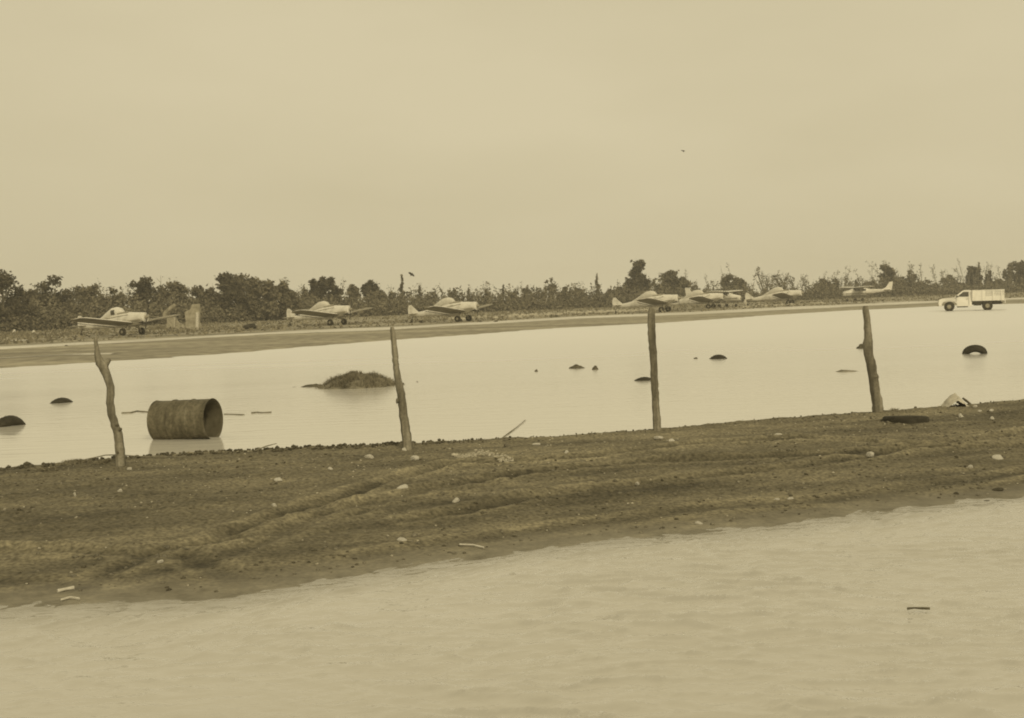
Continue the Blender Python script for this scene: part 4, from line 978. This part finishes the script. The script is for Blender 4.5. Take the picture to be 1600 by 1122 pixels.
# pale sheet heap on the crest at the right, with a dark slab and a dark stick
def heap():
    p = onberm(1491, 634); w = 44 / F * p.y / 2; h = 19 / F * p.y; n = 30; a = np.linspace(-1, 1, n); X, Y = np.meshgrid(a, a)
    r = np.hypot(X * .9, Y); Z = h * np.maximum(0, 1 - np.abs(X) * 1.05 - .35 * Y * Y) ** .9 * (1 + .3 * vnoise(X * 4, Y * 4, 3)) + .012 * vnoise(X * 11, Y * 9, 6) - .01
    o = obj('crumpled_sheet', grid_mesh('crumpled_sheet', X * w, Y * .14, Z, False), M_cloth); o.location = p
    tag(o, 'crumpled pale sheet heaped on the bank crest at the right', 'sheet')
    q = onberm(1471, 633); o = MB().rings([section(-.17, .0, .03, .008, 8), section(-.05, .015, .06, .02, 8), section(.1, .018, .06, .016, 8), section(.17, .0, .03, .008, 8)]).build('dark_board', M_clod, None, True); o.location = q + Vector((0, 0, .01))
    tag(o, 'dark flat board lying left of the crumpled pale sheet', 'board')
    q = onberm(1510, 632); o = MB().tube([(-.05, 0, .09), (0, 0, .05), (.06, 0, .0)], [.014, .018, .014], 7).build('dark_stick', M_clod, None, True); o.location = q
    tag(o, 'short dark stick leaning at the right side of the crumpled sheet', 'stick')
heap()

# ------------------------------------------------------------------ ruin beside the first plane
def ruin():
    D = 122.0; s = D / F
    def at(px, py): d = ray(px, py); t = D / d.y; return Vector((d.x * t, D, H + d.z * t))
    c = at(285, 523); c.z = lz(c.x, D); root = thing('ruined_wall', 'broken pale wall with a tall right pillar beside the leftmost crop duster', 'ruin', c)
    def panel(name, poly, y0, y1, m):
        P = [at(x, y) - c for x, y in poly]
        MB().rings([[Vector((p.x, y0, p.z)) for p in P], [Vector((p.x, y1, p.z)) for p in P]]).build(name, m, root)
    panel('right_wall', [(289, 524), (290, 500), (288, 488), (297, 483), (300, 476), (311, 474.5), (311.5, 487), (311, 504), (314, 510), (315, 523)], 0, .5, M_wall)
    panel('pillar', [(306.5, 523), (307, 488), (311, 488), (310.5, 523)], -.25, -.01, M_stone)
    panel('left_wall', [(258, 524), (259, 498), (263, 495), (272, 496), (277, 504), (284, 508), (288, 514), (289, 524)], .4, .8, M_wall)
    panel('slanting_beam', [(250, 496), (251, 488), (256, 483), (262, 478), (268, 474), (270, 478), (263, 483), (257, 488), (254, 495)], 1.0, 1.2, M_wall)
    panel('pillar', [(270.5, 522), (270.5, 496), (273, 496), (272.5, 522)], .15, .39, M_plaster)
    a, b = at(246, 511) - c, at(263, 522) - c
    MB().tube([a, b], .12, 6).build('fallen_timber', M_clod, root)
    panel('collapsed_heap', [(224, 522), (228, 510), (236, 512), (246, 508), (258, 512), (262, 523)], .9, 2.2, M_leafB)
ruin()
# field debris: pale rubble lumps by the planes, white marker stones, dark things
def field_stone(px, py, w, h, label, m=M_stone, name='field_stone', cat='stone'):
    p = W(px, py, 0); z = lz(p.x, p.y); p = W(px, py, z); s = w / 2 / F * p.y; hh = h / F * p.y; me = SM[random.randrange(6)].copy(); me.materials.append(m)
    o = link(bpy.data.objects.new(name, me)); o.location = (p.x, p.y, z + hh * .3); o.scale = (s, s * .8, hh * .7); o.rotation_euler = (0, 0, random.uniform(0, 6)); return tag(o, label, cat)
field_stone(22, 519.5, 6, 5, 'white marker stone at the foot of the trees near the left edge')
field_stone(52, 520.5, 6, 5, 'white marker stone at the tree foot, second from the left edge')
field_stone(435, 514, 7, 3, 'dark low lump on the field left of the second crop duster', M_clod, 'field_lump', 'lump')
field_stone(775, 503, 9, 3, 'dark lump on the field right of third crop duster', M_clod, 'field_lump', 'lump')
field_stone(751, 503, 5, 3, 'small dark lump just right of the third crop duster wheel', M_clod, 'field_lump', 'lump')
field_stone(658, 503.5, 9, 3, 'dark lump below the tail of third crop duster', M_clod, 'field_lump', 'lump')
field_stone(870, 495, 8, 3, 'dark lump on the pale edge of the airstrip near centre', M_clod, 'field_lump', 'lump')
field_stone(117, 531, 5, 4, 'dark lump on the field left of the crooked post top', M_clod, 'field_lump', 'lump')
field_stone(103, 541, 7, 2, 'dark low lump on the airstrip left of the crooked post', M_clod, 'field_lump', 'lump')
field_stone(1164, 476, 7, 8, 'pale upright block beside the tip of the long raised wing', M_cloth, 'pale_block', 'block')
rb = []
for _ in range(420):
    px = random.choice([random.uniform(790, 990), random.uniform(930, 1010), random.uniform(700, 960), random.uniform(1160, 1290)]); k = random.random(); py = np.interp(px, (700, 800, 900, 1000, 1160, 1290), (500, 495, 490, 486.5, 480, 474)) + 3 * (k - .5)
    p = W(px, py, .15); rb.append((p.x, p.y, lz(p.x, p.y) + .06, random.uniform(.08, .38), .65))
scatter_stones('field_rubble', rb, M_plaster)

# birds against the sky
def bird(px, py, D, span, label, roll):
    d = ray(px, py); p = d * (D / d.y) + Vector((0, 0, H)); root = thing('bird', label, 'bird', p)
    b = MB().rings([section(-.5, 0, .02, .02, 8, 2), section(-.25, 0, .09, .09, 8, 2), section(.15, 0, .12, .11, 8, 2), section(.4, 0.02, .07, .07, 8, 2), section(.55, .02, .015, .015, 8, 2)])
    b.v = [tuple(Vector(v) * span * .5) for v in b.v]; b.build('body', M_bird, root, True)
    for s in (-1, 1):
        w = MB().add([Vector(v) * span for v in [(.12, 0, .02), (.14, s * .28, .1), (.0, s * .5, .03), (-.08, s * .3, .08), (-.1, 0, .02)]], [(0, 1, 2, 3, 4)]).build('wing', M_bird, root)
        sm = w.modifiers.new('thickness', 'SOLIDIFY'); sm.thickness = .012
    root.rotation_euler = roll
bird(1067, 236, 60, .34, 'small dark bird high in the sky right of centre', (.3, .5, .6))
bird(643, 429, 70, .5, 'dark bird in the sky just above the treetops near the second post', (1.0, -.9, .2))

# ------------------------------------------------------------------ air
hz = MB().box(-700, 700, -80, 620, -1.6, 17.0).build('haze', None); tag(hz, kind='stuff')
hm = bpy.data.materials.new('haze_air'); hm.use_nodes = True; t = hm.node_tree; t.nodes.clear(); ou = t.nodes.new('ShaderNodeOutputMaterial')
pv = t.nodes.new('ShaderNodeVolumePrincipled'); pv.inputs['Density'].default_value = .0006; pv.inputs['Color'].default_value = (.99, .98, .95, 1)
t.links.new(pv.outputs[0], ou.inputs['Volume']); hz.data.materials.append(hm)
